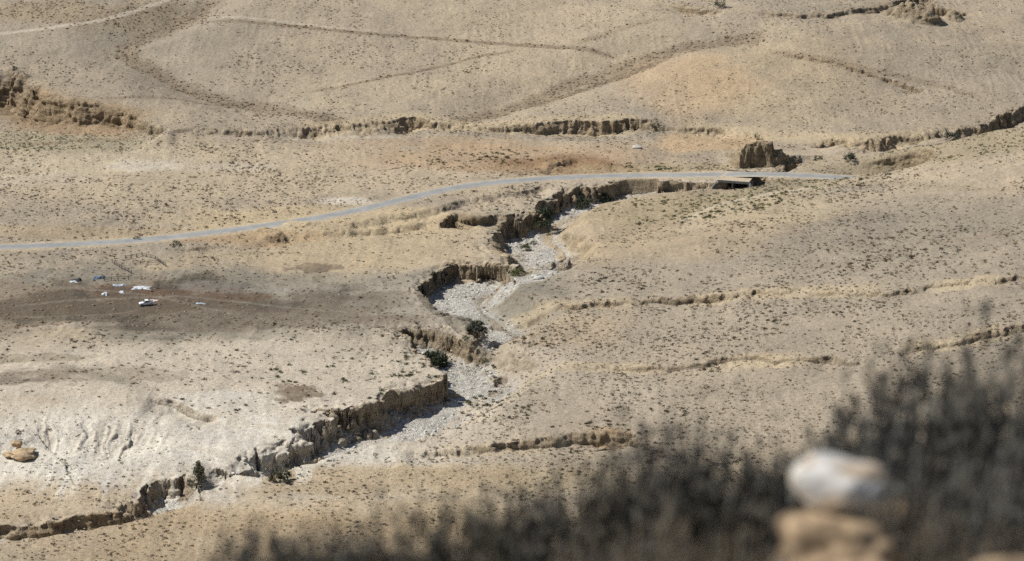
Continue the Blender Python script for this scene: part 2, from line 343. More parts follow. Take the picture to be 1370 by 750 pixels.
# ------------------------------------------------------------------ colour of the soil (albedo), all laid out on the ground
TAN = np.array([.408, .338, .249]); PALE = np.array([.49, .432, .352]); WHITE = np.array([.60, .565, .50]); GREYB = np.array([.300, .261, .209])
ORANGE = np.array([.40, .29, .188]); BROWN = np.array([.19, .145, .10]); DUNG = np.array([.105, .082, .062]); GREYS = np.array([.25, .228, .187]); OCHRE = np.array([.45, .35, .20])
big = fbm(X, Y, 75, 4, 401); mid = fbm(X, Y, 16, 4, 411); sml = fbm(X, Y, 4.2, 3, 421)
mot = np.clip(.5 + .55 * big + .45 * mid + .25 * sml, 0, 1)[..., None]
A_col[:] = GREYB * (1 - mot) + TAN * mot

def blend(sl, m, c):
    m = np.clip(m, 0, 1)[..., None].astype(np.float32); A_col[sl] = A_col[sl] * (1 - m) + np.asarray(c, np.float32) * m

ALL = (slice(0, NY), slice(0, NU))
def blob(px, py, rx, ry, soft=.35, n=.5, wl=None, rot=0.0):
    """soft ellipse on the ground: centre from the photo, radii in metres"""
    x, y = unp(px, py, 0)
    a0 = int(np.clip((y - ry * 2.2 - Y0) / DY, 0, NY - 1)); a1 = int(np.clip((y + ry * 2.2 - Y0) / DY + 1, 1, NY))
    c0 = int(np.clip(np.searchsorted(U, (x - rx * 2.2) / (y - min(ry * 2.2, 150) * np.sign(x))) , 0, NU - 1)); c1 = int(np.clip(np.searchsorted(U, (x + rx * 2.2) / (y + min(ry * 2.2, 150) * -np.sign(x + rx * 2.2))) + 1, 1, NU))
    if c1 <= c0: c0, c1 = 0, NU
    sl = (slice(a0, a1), slice(c0, c1))
    dx, dy = X[sl] - x, Y[sl] - y; c, s = math.cos(rot), math.sin(rot)
    e = np.sqrt(((dx * c + dy * s) / rx) ** 2 + ((-dx * s + dy * c) / ry) ** 2)
    wl = wl or min(rx, ry) * .9
    e = e + n * fbm(X[sl], Y[sl], wl, 4, int(px * 7 + py) % 997, .6)
    return sl, sstep((1 + soft - e) / (2 * soft))

def band(pts, w, n=.6, soft=1.0, wl=None):
    P = wline(pts); sl, d, sg, ex, arc, L = field(P, w * 3)
    e = d / w + n * fbm(X[sl], Y[sl], wl or max(w * 1.2, 4), 3, int(pts[0][0] * 3 + pts[0][1]) % 991, .6)
    return sl, sstep((1 + soft * .5 - e) / soft) * sstep(arc / 12) * sstep((L - arc) / 12)

# broad tints
for a in [(160,60,90,70,GREYB * .93,.55),(620,60,110,70,TAN,.4),(1050,105,45,45,[.43,.34,.22],.45),(915,110,26,30,[.45,.325,.205],.5),(1270,110,60,60,GREYB*.95,.5),
          (300,235,95,42,[.435,.36,.262],.75),(130,215,40,20,[.47,.405,.305],.4),(190,222,14,10,WHITE*.95,.4),(300,222,16,8,PALE,.5),(462,268,10,5,WHITE,.6),(40,240,24,12,PALE,.4),(700,208,58,20,ORANGE,.7),(620,190,45,9,ORANGE,.5),(752,219,26,11,[.25,.165,.10],.95),(760,228,44,6,[.33,.235,.15],.6),(800,190,30,8,TAN,.5),(950,190,22,14,[.46,.33,.2],.7),
          (450,290,60,14,[.48,.385,.25],.7),(330,318,28,6,[.36,.25,.15],.7),(150,312,60,6,[.40,.31,.2],.5),
          (1060,340,90,60,GREYB*.97,.8),(1200,300,90,40,GREYB*.92,.75),(880,310,50,40,[.41,.32,.21],.5),(1200,420,110,50,GREYB*.93,.8),(900,440,90,50,[.345,.295,.23],.7),(850,525,95,45,[.34,.29,.225],.75),
          (740,430,22,22,[.42,.32,.215],.4),(250,500,110,50,PALE,.85),(330,560,70,40,PALE,.75),(120,640,80,40,WHITE*.9,.55),(350,540,26,10,WHITE,.75),
          (150,600,55,22,WHITE,.65),(60,560,50,14,[.42,.345,.25],.5),(470,560,30,20,PALE,.7),(40,665,35,18,[.43,.33,.21],.7),(520,400,60,30,GREYS*1.1,.75),(560,330,60,30,[.45,.36,.235],.6),
          (450,350,60,16,[.40,.325,.225],.6),(440,690,60,14,[.46,.36,.235],.6),(300,720,80,20,[.36,.275,.175],.7),(560,640,60,12,[.46,.375,.25],.6),(440,640,60,10,[.33,.25,.16],.5),
          (60,180,45,16,[.33,.29,.205],.7),(930,225,50,7,[.36,.29,.18],.5),(880,280,45,20,[.40,.32,.205],.5)]:
    sl, m = blob(*a[:4]); blend(sl, m * a[5], a[4])
# camp ground: dark trampled dung and ash
for a in [(280,402,84,40,GREYS*.9,.9),(440,410,55,36,GREYS*1.1,.55),(60,410,60,30,[.24,.195,.15],.8),(230,405,50,26,[.088,.077,.061],1.0),(330,415,50,18,[.17,.145,.115],.8),(190,416,70,18,[.112,.098,.078],.95),(215,392,34,9,[.12,.085,.063],.9),(255,396,22,8,[.14,.095,.066],.8),
          (90,414,60,15,[.13,.105,.08],.9),(300,385,26,7,[.31,.285,.255],.4),(390,425,52,12,[.20,.17,.135],.7),(420,357,9,5,DUNG*1.4,.7),(400,524,6.5,6,[.17,.13,.095],.8),(385,522,5,6,[.19,.145,.105],.6),(10,505,22,9,[.2,.17,.135],.8),(50,478,18,5,[.2,.18,.12],.6),(150,500,26,9,[.27,.225,.175],.6),(520,428,16,6,DUNG*1.5,.6)]:
    sl, m = blob(*a[:4], n=.9, wl=max(a[2], a[3]) * .45, soft=.2); m = m * np.clip(.95 + .75 * fbm(X[sl], Y[sl] * .6, 6, 4, 17, .7), .2, 1.1); blend(sl, m * a[5], a[4]); A_dens[sl] *= 1 - .6 * m; A_rub[sl] = np.maximum(A_rub[sl], .22 * m * (a[1] > 380))
# pale streaks of scree below the left badlands
sl, m = blob(150, 590, 62, 26); blend(sl, m * .6, WHITE * .97); sl, m = blob(165, 600, 60, 26)
stv = np.clip(vn(X[sl] / 1.9 + .8 * vn(X[sl] / 9, Y[sl] / 9, 5), Y[sl] / 22, 431) * 1.6, 0, 1)
blend(sl, m * stv * .9, WHITE * 1.05)
sl, m = band([(800,292),(870,285),(930,270),(990,258),(1060,245),(1120,232),(1180,215),(1260,200),(1330,190),(1420,175)], 15, .6); blend(sl, m * .7, [.30, .25, .17]); A_dens[sl] *= 1 + .8 * m; A_grn[sl] = np.maximum(A_grn[sl], .5 * m)
sl, m = band([(915,312),(940,297),(975,281),(1020,266),(1080,253),(1150,242),(1230,236),(1330,236)], 5, .7, 1.4); blend(sl, m * .5, [.45, .375, .275])
sl, m = blob(1030, 285, 26, 30); blend(sl, m * .45, [.43, .36, .25])
# thin darker lines and stony strips
for pts, w, c, s, rub in [
    ([(285,-10),(262,8),(215,30),(180,45),(168,58),(190,75),(235,98),(300,122),(345,130),(420,152),(470,165)], 4.6, BROWN, .5, .8),
    ([(-20,10),(60,14),(130,18),(200,12),(260,4)], 13, [.27,.215,.145], .6, .5),
    ([(600,165),(640,147),(700,128),(760,104),(800,92),(835,78),(880,62),(950,46),(1040,38)], 4.8, BROWN, .55, .9),
    ([(690,135),(760,118),(820,98),(870,78),(910,58)], 3.0, BROWN*.8, .6, .9),
    ([(265,18),(300,24),(360,31),(420,37),(480,43),(560,50),(640,55),(720,60),(800,64),(840,68)], 1.5, BROWN, .6, .7),
    ([(395,123),(440,118),(500,107),(560,95),(610,82),(650,73),(700,65)], 1.1, BROWN, .55, .5),
    ([(120,131),(180,130),(260,127),(330,124)], 1.6, BROWN*1.1, .5, .4),
    ([(750,62),(800,48),(850,30),(900,22)], 2.4, BROWN*1.2, .4, .3),
    ([(1010,58),(1060,66),(1110,75),(1160,88),(1200,96),(1260,112),(1320,135)], 2.2, BROWN*1.2, .45, .5),
    ([(0,186),(40,184),(90,179),(150,178),(230,177),(300,175),(400,179)], 2.4, [.26,.205,.14], .55, .4),
    ([(1110,250),(1180,244),(1260,250),(1370,255)], 2.2, [.31,.25,.18], .5, .3),
    ([(1240,325),(1300,318),(1370,308)], 1.5, [.3,.23,.15], .4, .3),
    ([(60,480),(110,495),(160,508),(210,528)], 3.0, GREYS, .5, .3),
    ([(230,345),(300,338),(370,336),(450,345)], 1.2, [.28,.23,.16], .5, .2),
    ([(560,470),(600,520),(560,560)], .1, TAN, 0, 0)]:
    sl, m = band(pts, w); blend(sl, m * s, c); A_rub[sl] = np.maximum(A_rub[sl], m * rub)
sl, m = band([(-60,96),(0,120),(30,122),(60,138),(110,146),(160,155),(200,166)], 10, .5); blend(sl, m * .7, [.31, .215, .13])
# pale worn tracks
for pts, w, s in [([(-20,46),(40,40),(100,32),(140,24),(175,13),(215,0),(235,-8)], 1.5, .75), ([(275,12),(330,22),(420,33),(520,44)], 1.2, .4), ([(210,590),(260,600),(300,610),(330,625)], 1.6, .5), ([(300,560),(360,570),(410,580)], 1.6, .6), ([(160,180),(300,176),(420,176),(560,182)], 3.2, .35), ([(905,300),(960,275),(1040,258),(1120,246)], 1.6, .5), ([(0,445),(80,437),(180,432)], 1.5, .4)]:
    sl, m = band(pts, w, .4); blend(sl, m * s, PALE); A_dens[sl] *= 1 - .8 * m
for pts, w in [([(0,412),(70,404),(150,399),(230,396),(330,404),(420,414),(520,420)], 1.0), ([(60,384),(130,387),(200,394),(260,408),(330,424)], .9), ([(196,410),(150,420),(80,424),(0,422)], .9)]:
    sl, m = band(pts, w, .8); blend(sl, m * .32, [.29, .26, .215])
# bright caps of the banks; terrace edges with their sunlit tone painted in
for pts, w, s in [([(380,170),(470,164),(560,158),(650,163),(760,161),(870,159)], 6, .45), ([(900,168),(985,174),(1080,183),(1180,182),(1260,172)], 6, .5), ([(1085,190),(1130,190),(1180,184)], 9, .5), ([(900,397),(1010,391),(1100,387),(1200,386)], 4, .42), ([(930,487),(1010,479),(1100,480)], 4, .45), ([(1190,466),(1262,459),(1310,447),(1370,433)], 3.5, .4), ([(1230,383),(1300,377),(1370,371)], 4, .5), ([(690,491),(800,488),(900,488)], 3, .42), ([(560,598),(640,596),(740,584)], 3, .35), ([(640,404),(760,403),(880,397)], 3, .35), ([(1200,463),(1280,455)], 3, .35)]:
    sl, m = band(pts, w, .5); blend(sl, m * s, [.52, .42, .275])
sl, m = band([(770,577),(810,576),(850,582)], 5, .4); blend(sl, m * .75, [.40, .27, .15])
blend(WS, rim * .5, PALE)
blend(ALL, np.clip((6.5 - road_d) / 2.0, 0, 1) * .6, [.44, .365, .26])
gcol = np.array([.43, .41, .37]) * (1 + .22 * fbm(X[WS], Y[WS], 6, 3, 441)[..., None])
A_col[WS] = A_col[WS] * (1 - A_grav[WS][..., None] * .95) + gcol * A_grav[WS][..., None] * .95

# shrub density zones
A_dens *= np.clip(.7 + 1.3 * fbm(X, Y, 40, 3, 501) + .9 * fbm(X, Y, 9, 2, 507), .04, 2.6) * np.clip(.55 + rill * 6, .5, 1.8)
A_dens *= np.clip((road_d - 4.5) / 1.5, 0, 1) * (1 - .3 * sstep((Y - 1090) / 60))
for a in [(700,205,62,22,.25),(620,188,40,9,.4),(350,545,60,30,.45),(150,600,60,30,.5),(1000,290,40,25,.6),(560,340,60,20,.45),(300,380,100,30,.5),(130,215,40,20,.5)]:
    sl, m = blob(*a[:4]); A_dens[sl] *= 1 - (1 - a[4]) * m
for a in [(60,175,40,16,2.6,1),(895,285,40,16,1.4,1),(960,262,50,8,1.2,.9),(940,222,38,6,1.8,.8),(620,210,30,16,1.5,.4),(480,215,70,30,1.5,.1),(820,520,110,60,1.6,0),(1100,440,110,50,1.6,0),(1100,540,90,40,1.4,0),(1180,240,90,12,1.5,.3),(570,485,14,12,1.2,.8),(520,500,30,20,.8,.8),(420,480,60,30,.55,0),(250,500,100,45,.5,0),(1240,380,60,8,2.0,.2),(1000,388,40,8,1.8,.2),(200,270,80,30,1.3,.1),(450,660,90,30,2.0,.2),(160,395,22,8,2,.9)]:
    sl, m = blob(*a[:4]); A_dens[sl] *= 1 + (a[4] - 1) * m; A_grn[sl] = np.maximum(A_grn[sl], m * a[5])

# ------------------------------------------------------------------ the ground sheet: rows follow the relief so that cliffs get more of them
NROW = 1500
dzy = np.abs(np.diff(Z, axis=0, prepend=Z[:1])) / DY
wgt = np.sqrt(1 + (1.6 * np.minimum(dzy, 8)) ** 2)
def boxblur(a, n, ax):
    a = np.moveaxis(a, ax, 0); k = 2 * n + 1
    p = np.concatenate([np.repeat(a[:1], n + 1, 0), a, np.repeat(a[-1:], n, 0)]); c = np.cumsum(p, 0, dtype=np.float64)
    return np.moveaxis(((c[k:] - c[:-k]) / k).astype(np.float32), 0, ax)
for _ in range(2): wgt = boxblur(boxblur(wgt, 3, 0), 9, 1)
wgt *= (1000.0 / Y) ** 0.5
wgt[-1] = wgt[-2]
cdf = np.cumsum(wgt, 0, dtype=np.float64); cdf -= cdf[:1]; cdf /= cdf[-1:]
tq = np.linspace(0, 1, NROW)
GY = np.empty((NROW, NU), np.float32)
for j in range(NU): GY[:, j] = np.interp(tq, cdf[:, j], YR)
ri = (GY - Y0) / DY; i0 = np.clip(ri.astype(int), 0, NY - 2); fr = ri - i0; jj = np.arange(NU)[None, :]
def rs(F):
    f = fr if F.ndim == 2 else fr[..., None]
    return F[i0, jj] * (1 - f) + F[i0 + 1, jj] * f
GZ = rs(Z); GX = GY * U[None, :].astype(np.float32); GC = rs(A_col); GROCK = rs(A_rock); GGRAV = rs(A_grav); GRD = rs(road_d)
def gnorm(x, y, z):
    P = np.stack([x, y, z], -1)
    du = np.gradient(P, axis=1); dv = np.gradient(P, axis=0)
    n = np.cross(du, dv); n /= np.linalg.norm(n, axis=-1, keepdims=True) + 1e-9
    return n
N = gnorm(GX, GY, GZ)
steep = sstep((0.86 - N[..., 2]) / 0.32)
steep = np.maximum(steep, GROCK * sstep((0.97 - N[..., 2]) / .25))
def vn3(x, y, z, s):
    return (vn(x + z * .37, y + z * .81, s) + vn(x * .9 + 31, z * 1.0 + y * .2, s + 1) + vn(y * .9 - 13, z * 1.0 - x * .2, s + 2)) / 1.9
disp = steep * (vn3(GX / 2.4, GY / 2.4, GZ / 2.6, 601) * .9 + vn3(GX / 1.0, GY / 1.0, GZ / .8, 607) * .5 + vn(GX * 0 + GZ / .9 + vn(GX / 7, GY / 7, 3) * .8, GX / 15, 613) * .5)
disp *= np.clip((GRD - 5) / 2, 0, 1)
GX = GX + N[..., 0] * disp; GY = GY + N[..., 1] * disp; GZ = GZ + N[..., 2] * disp
N = gnorm(GX, GY, GZ)
_, mch = blob(140, 592, 66, 30, .4, .4); A_chalk = np.zeros_like(Z); A_chalk[_] = mch
ROCKA = (1 - .8 * rs(A_chalk)) * np.clip(np.maximum(steep, GROCK * .6), 0, 1)

# rows nearer and farther than the detailed valley
ynear = [4.0]; s_ = .16
while ynear[-1] < Y0 - 6:
    ynear.append(ynear[-1] + s_); s_ *= 1.055
ynear = np.array(ynear)[:-1]
yfar = [Y1 + 2]; s_ = 2.0
while yfar[-1] < 6000:
    yfar.append(yfar[-1] + s_); s_ *= 1.09
yfar = np.array(yfar)
def near_relief(x, y):
    return (fbm(x, y, 3.0, 4, 701) * .16) * np.clip((60 - y) / 30, 0, 1)
def extra(yy, far):
    yg = np.repeat(yy[:, None], NU, 1); xg = yg * U[None, :]
    z = base0(xg, yg)
    if far:
        z = z + (samp(Z, U * Y1 * .99999, np.full(NU, Y1 - .01)) - base0(U * Y1, np.full(NU, Y1)))[None, :] * np.exp(-(yg - Y1) / 40)
        z += 16 * fbm(xg, yg, 700, 4, 711) * np.clip((yg - 1480) / 500, 0, 1)
    else:
        k = (samp(Z, U * Y0, np.full(NU, Y0)) - base0(U * Y0, np.full(NU, Y0)))[None, :]
        z = z + k * np.exp(-(Y0 - yg) / 12) + near_relief(xg, yg)
    m = np.clip(.5 + .5 * fbm(xg, yg, 75, 3, 401), 0, 1)[..., None]
    return xg, yg, z, GREYB * (1 - m) + TAN * m
xn, yn, zn, cn = extra(ynear, False); xf, yf, zf_, cf = extra(yfar, True)
vx = np.concatenate([xn, GX, xf]); vy = np.concatenate([yn, GY, yf]); vz = np.concatenate([zn, GZ, zf_])
vc = np.concatenate([cn, GC, cf]); vr = np.concatenate([xn * 0, ROCKA, xf * 0]); vg = np.concatenate([xn * 0, np.clip(GGRAV, 0, 1), xf * 0])
NR = vx.shape[0]

def mesh_np(name, V, F, mat=None, smooth=False, attrs=None, parent=None):
    """V (n,3), F (m,k) with k constant"""
    V = np.ascontiguousarray(V, np.float32); F = np.ascontiguousarray(F, np.int32)
    me = bpy.data.meshes.new(name); k = F.shape[1]
    me.vertices.add(len(V)); me.vertices.foreach_set('co', V.ravel())
    me.loops.add(F.size); me.loops.foreach_set('vertex_index', F.ravel())
    me.polygons.add(len(F)); me.polygons.foreach_set('loop_start', np.arange(0, F.size, k, dtype=np.int32))
    me.polygons.foreach_set('loop_total', np.full(len(F), k, np.int32))
    me.polygons.foreach_set('use_smooth', np.full(len(F), smooth, bool))
    me.update(calc_edges=True)
    for an, (ty, arr) in (attrs or {}).items():
        a = me.attributes.new(an, ty, 'POINT')
        a.data.foreach_set('color' if ty == 'FLOAT_COLOR' else 'value', np.ascontiguousarray(arr, np.float32).ravel())
    if mat: me.materials.append(mat)
    o = bpy.data.objects.new(name, me); COL.objects.link(o)
    if parent: o.parent = parent
    return o

def tag(o, label=None, cat=None, group=None, kind=None):
    if label: o['label'] = label
    if cat: o['category'] = cat
    if group: o['group'] = group
    if kind: o['kind'] = kind
    return o

# ------------------------------------------------------------------ materials
def mat(name):
    m = bpy.data.materials.new(name); m.use_nodes = True
    nt = m.node_tree; b = nt.nodes['Principled BSDF']; b.inputs['Roughness'].default_value = .9; b.inputs['Specular IOR Level'].default_value = .15
    return m, nt, b
def nd(nt, t, **kw):
    n = nt.nodes.new(t)
    for k, v in kw.items():
        if k.startswith('i_'): n.inputs[k[2:].replace('_', ' ')].default_value = v
        elif k.startswith('n'):
            n.inputs[int(k[1:])].default_value = v
        else: setattr(n, k, v)
    return n
def noise(nt, vec, scale, detail=4, rough=.6):
    n = nt.nodes.new('ShaderNodeTexNoise'); n.inputs['Scale'].default_value = scale; n.inputs['Detail'].default_value = detail; n.inputs['Roughness'].default_value = rough
    if vec is not None: nt.links.new(vec, n.inputs['Vector'])
    return n.outputs['Fac']
def ramp(nt, fac, stops):
    r = nt.nodes.new('ShaderNodeValToRGB'); cr = r.color_ramp
    while len(cr.elements) < len(stops): cr.elements.new(.5)
    for e, (p, c) in zip(cr.elements, stops):
        e.position = p; e.color = (c, c, c, 1) if not hasattr(c, '__len__') else tuple(c) + (1,)
    nt.links.new(fac, r.inputs['Fac']); return r.outputs['Color']
def mix(nt, fac, a, b, mode='MIX'):
    m = nt.nodes.new('ShaderNodeMix'); m.data_type = 'RGBA'; m.blend_type = mode
    for sock, v in ((m.inputs[0], fac), (m.inputs[6], a), (m.inputs[7], b)):
        if hasattr(v, 'is_linked'): nt.links.new(v, sock)
        elif hasattr(v, '__len__'): sock.default_value = tuple(v) + (1,)
        else: sock.default_value = v
    return m.outputs[2]
def mathn(nt, op, a, b=None):
    m = nt.nodes.new('ShaderNodeMath'); m.operation = op
    for i, v in enumerate((a, b)):
        if v is None: continue
        if hasattr(v, 'is_linked'): nt.links.new(v, m.inputs[i])
        else: m.inputs[i].default_value = v
    return m.outputs[0]
def mapping(nt, vec, s):
    m = nt.nodes.new('ShaderNodeMapping'); m.inputs['Scale'].default_value = s; nt.links.new(vec, m.inputs['Vector']); return m.outputs[0]
def geo(nt): return nt.nodes.new('ShaderNodeNewGeometry').outputs['Position']
def attr(nt, n):
    a = nt.nodes.new('ShaderNodeAttribute'); a.attribute_name = n; return a
def bump(nt, b, hgt, strength, dist):
    n = nt.nodes.new('ShaderNodeBump'); n.inputs['Strength'].default_value = strength; n.inputs['Distance'].default_value = dist
    nt.links.new(hgt, n.inputs['Height']); nt.links.new(n.outputs[0], b.inputs['Normal'])

def ground_mat():
    m, nt, b = mat('desert_soil'); P = geo(nt); L = nt.links
    col = attr(nt, 'soil').outputs['Color']
    g = attr(nt, 'gravel').outputs['Fac']; r = attr(nt, 'rock').outputs['Fac']
    n1 = noise(nt, P, .8, 6, .68); n2 = noise(nt, P, 2.6, 5, .7); n3 = noise(nt, P, .07, 5, .6)
    c = mix(nt, 1.0, col, ramp(nt, n1, [(.28, .72), (.5, 1.0), (.72, 1.24)]), 'MULTIPLY')
    c = mix(nt, 1.0, c, ramp(nt, n3, [(.3, (.88, .87, .86)), (.7, (1.1, 1.08, 1.04))]), 'MULTIPLY')
    c = mix(nt, 1.0, c, ramp(nt, n2, [(.30, .42), (.42, .88), (.6, 1.0), (.75, 1.25)]), 'MULTIPLY')
    # pebbles
    v = nd(nt, 'ShaderNodeTexVoronoi'); v.inputs['Scale'].default_value = 1.5; L.new(P, v.inputs['Vector'])
    peb = ramp(nt, v.outputs['Distance'], [(.0, 1.0), (.16, 1.0), (.26, 0.0)])
    pc = mix(nt, 1.0, c, mix(nt, v.outputs['Color'], (.45, .43, .42), (1.35, 1.33, 1.3)), 'MULTIPLY')
    c = mix(nt, mathn(nt, 'MULTIPLY', peb, .55), c, pc)
    # gravel floor: cells of pale and grey stones
    v2 = nd(nt, 'ShaderNodeTexVoronoi'); v2.inputs['Scale'].default_value = 1.1; L.new(P, v2.inputs['Vector'])
    v3 = nd(nt, 'ShaderNodeTexVoronoi'); v3.inputs['Scale'].default_value = 3.1; L.new(P, v3.inputs['Vector'])
    gc = mix(nt, 1.0, col, ramp(nt, v2.outputs['Color'], [(.1, .80), (.5, 1.0), (.9, 1.25)]), 'MULTIPLY')
    gc = mix(nt, 1.0, gc, ramp(nt, v3.outputs['Color'], [(.1, .70), (.5, 1.0), (.95, 1.4)]), 'MULTIPLY')
    gc = mix(nt, 1.0, gc, ramp(nt, v2.outputs['Distance'], [(.3, 1.04), (.8, .82)]), 'MULTIPLY')
    c = mix(nt, g, c, gc)
    # cliff rock: strata, vertical stains and cracks with shade painted dark, broken tone
    st1 = noise(nt, mapping(nt, P, (.12, .12, 1.3)), 1.0, 5, .65)
    st2 = noise(nt, mapping(nt, P, (.9, .9, .10)), 1.0, 5, .65)
    st3 = noise(nt, P, 1.6, 6, .7)
    rc = mix(nt, ramp(nt, st1, [(.40, 0), (.58, 1)]), (.235, .17, .105), (.44, .345, .225))
    rc = mix(nt, 1.0, rc, ramp(nt, st2, [(.32, .30), (.45, .92), (.7, 1.15)]), 'MULTIPLY')
    rc = mix(nt, 1.0, rc, ramp(nt, st3, [(.28, .5), (.45, .95), (.75, 1.2)]), 'MULTIPLY')
    rc = mix(nt, .35, rc, c)
    c = mix(nt, mathn(nt, 'MULTIPLY', r, .92), c, rc)
    L.new(c, b.inputs['Base Color']); b.inputs['Roughness'].default_value = 1.0; b.inputs['Specular IOR Level'].default_value = .05
    hb = mathn(nt, 'ADD', mathn(nt, 'MULTIPLY', n1, .55), mathn(nt, 'MULTIPLY', n2, .3))
    hb = mathn(nt, 'ADD', hb, mathn(nt, 'MULTIPLY', mathn(nt, 'MULTIPLY', st3, r), 1.4))
    hb = mathn(nt, 'SUBTRACT', hb, mathn(nt, 'MULTIPLY', mathn(nt, 'MULTIPLY', v3.outputs['Distance'], g), .45))
    bump(nt, b, hb, .9, .9)
    return m
M_ground = ground_mat()

idx = np.arange(NR * NU, dtype=np.int32).reshape(NR, NU)
F = np.stack([idx[:-1, :-1], idx[:-1, 1:], idx[1:, 1:], idx[1:, :-1]], -1).reshape(-1, 4)
V = np.stack([vx, vy, vz], -1).reshape(-1, 3)
ca = np.concatenate([vc.reshape(-1, 3), np.ones((len(V), 1))], 1)
ground = mesh_np('ground', V, F, M_ground, True, {'soil': ('FLOAT_COLOR', ca), 'rock': ('FLOAT', vr), 'gravel': ('FLOAT', vg)})
tag(ground, 'pale tan desert valley floor and slopes cut by a dry river bed', kind='structure')
print('ground', round(time.time() - T0, 1))

# final-height helpers
def gz(x, y): return float(samp(Z, x, y))
def hit(px, py):
    u, v = ray(px, py); ys = np.arange(Y0 + 1, Y1 - 1, .25)
    g = H - v * ys - samp(Z, u * ys, ys); i = int(np.argmax(g < 0)) or len(ys) - 1
    y = ys[i]; return u * y, y, gz(u * y, y)
# ------------------------------------------------------------------ road
def road_mat():
    m, nt, b = mat('worn_asphalt'); P = geo(nt)
    n1 = noise(nt, P, .16, 6, .7); n2 = noise(nt, P, 2.2, 4, .6)
    c = mix(nt, ramp(nt, n1, [(.35, 0), (.7, 1)]), (.19, .2, .203), (.285, .288, .283))
    c = mix(nt, 1.0, c, ramp(nt, n2, [(.3, .85), (.7, 1.12)]), 'MULTIPLY')
    e = attr(nt, 'edge').outputs['Fac']
    dusty = mathn(nt, 'MULTIPLY', e, ramp(nt, noise(nt, P, .5, 4, .7), [(.35, 0), (.6, 1)]))
    c = mix(nt, mathn(nt, 'MULTIPLY', dusty, .95), c, (.42, .35, .26))
    nt.links.new(c, b.inputs['Base Color']); b.inputs['Roughness'].default_value = .8; b.inputs['Specular IOR Level'].default_value = .2
    return m
tv = np.gradient(RP[:, :2], axis=0); tv /= np.linalg.norm(tv, axis=1, keepdims=True); nv = np.stack([-tv[:, 1], tv[:, 0]], 1)
def strip(name, offs, zs, m, edge=None):
    offs = np.array(offs); zs = np.array(zs); n = len(RP); k = len(offs)
    jit = fbm(np.arange(n)[:, None] * 1.0 + offs[None] * 0, np.sign(offs)[None] * 9.0 + np.zeros((n, 1)), 5, 3, 5) * .7 * (np.abs(offs) > 2.6)[None] if edge is not None else 0
    o = offs[None] + jit * np.sign(offs)[None]
    V = np.stack([RP[:, 0:1] + nv[:, 0:1] * o, RP[:, 1:2] + nv[:, 1:2] * o, RP[:, 2:3] + zs[None] + 0 * o], -1).reshape(-1, 3)
    ix = np.arange(n * k).reshape(n, k)
    F = np.stack([ix[:-1, 1:], ix[:-1, :-1], ix[1:, :-1], ix[1:, 1:]], -1).reshape(-1, 4)
    at = {'edge': ('FLOAT', np.tile(np.array(edge, float), (n, 1)))} if edge is not None else None
    return mesh_np(name, V, F, m, True, at)
road = strip('road', [-3.3, -2.9, -2.2, 0, 2.2, 2.9, 3.3], [-.14, .02, .03, .06, .03, .02, -.14], road_mat(), [1, .9, .3, .06, .3, .9, 1])
tag(road, 'narrow grey asphalt road curving across the valley', kind='structure')
m_line, nt, b = mat('worn_paint'); P = geo(nt)
nt.links.new(mix(nt, ramp(nt, noise(nt, P, .8, 4, .7), [(.4, 0), (.6, 1)]), (.34, .33, .31), (.55, .54, .5)), b.inputs['Base Color'])
for s in (-1, 1):
    l = strip('road_marking', [s * 2.55 - .06, s * 2.55 + .06], [.034, .034], m_line); tag(l, 'faded white edge line painted on the asphalt road', kind='structure')

# ------------------------------------------------------------------ generic builders
class MB:
    def __init__(s): s.v = []; s.f = []
    def add(s, v, f):
        o = len(s.v); s.v += [tuple(p) for p in v]; s.f += [tuple(i + o for i in q) for q in f]
    def box(s, x0, x1, y0, y1, z0, z1, mtx=None):
        v = [Vector((x, y, z)) for z in (z0, z1) for y in (y0, y1) for x in (x0, x1)]
        if mtx: v = [mtx @ p for p in v]
        s.add(v, [(0, 2, 3, 1), (4, 5, 7, 6), (0, 1, 5, 4), (2, 6, 7, 3), (0, 4, 6, 2), (1, 3, 7, 5)])
    def prism(s, prof, y0, y1):
        n = len(prof)
        s.add([(x, y0, z) for x, z in prof] + [(x, y1, z) for x, z in prof],
              [tuple(range(n)), tuple(range(2 * n - 1, n - 1, -1))] + [(i, i + n, (i + 1) % n + n, (i + 1) % n) for i in range(n)])
    def tube(s, pts, rad, k=5):
        pts = [Vector(p) for p in pts]; rings = []
        for i, p in enumerate(pts):
            d = (pts[min(i + 1, len(pts) - 1)] - pts[max(i - 1, 0)]).normalized()
            a = d.orthogonal().normalized(); b_ = d.cross(a)
            rings.append([p + (a * math.cos(2 * math.pi * q / k) + b_ * math.sin(2 * math.pi * q / k)) * rad[i] for q in range(k)])
        v = [q for r_ in rings for q in r_]; f = []
        for i in range(len(pts) - 1):
            for q in range(k):
                f.append((i * k + q, i * k + (q + 1) % k, (i + 1) * k + (q + 1) % k, (i + 1) * k + q))
        f.append(tuple(range(k - 1, -1, -1))); f.append(tuple((len(pts) - 1) * k + q for q in range(k)))
        s.add(v, f)
    def build(s, name, m, parent=None, bevel=0, smooth=False):
        me = bpy.data.meshes.new(name); me.from_pydata(s.v, [], s.f); me.update(); me.materials.append(m)
        bm = bmesh.new(); bm.from_mesh(me); bmesh.ops.recalc_face_normals(bm, faces=bm.faces)
        if bevel: bmesh.ops.bevel(bm, geom=bm.edges[:], offset=bevel, segments=2, affect='EDGES', profile=.6)
        if smooth:
            for f in bm.faces: f.smooth = True
        bm.to_mesh(me); bm.free()
        o = bpy.data.objects.new(name, me); COL.objects.link(o)
        if parent: o.parent = parent
        return o
def empty(name, loc, rz=0):
    o = bpy.data.objects.new(name, None); COL.objects.link(o); o.location = loc; o.rotation_euler = (0, 0, rz); return o
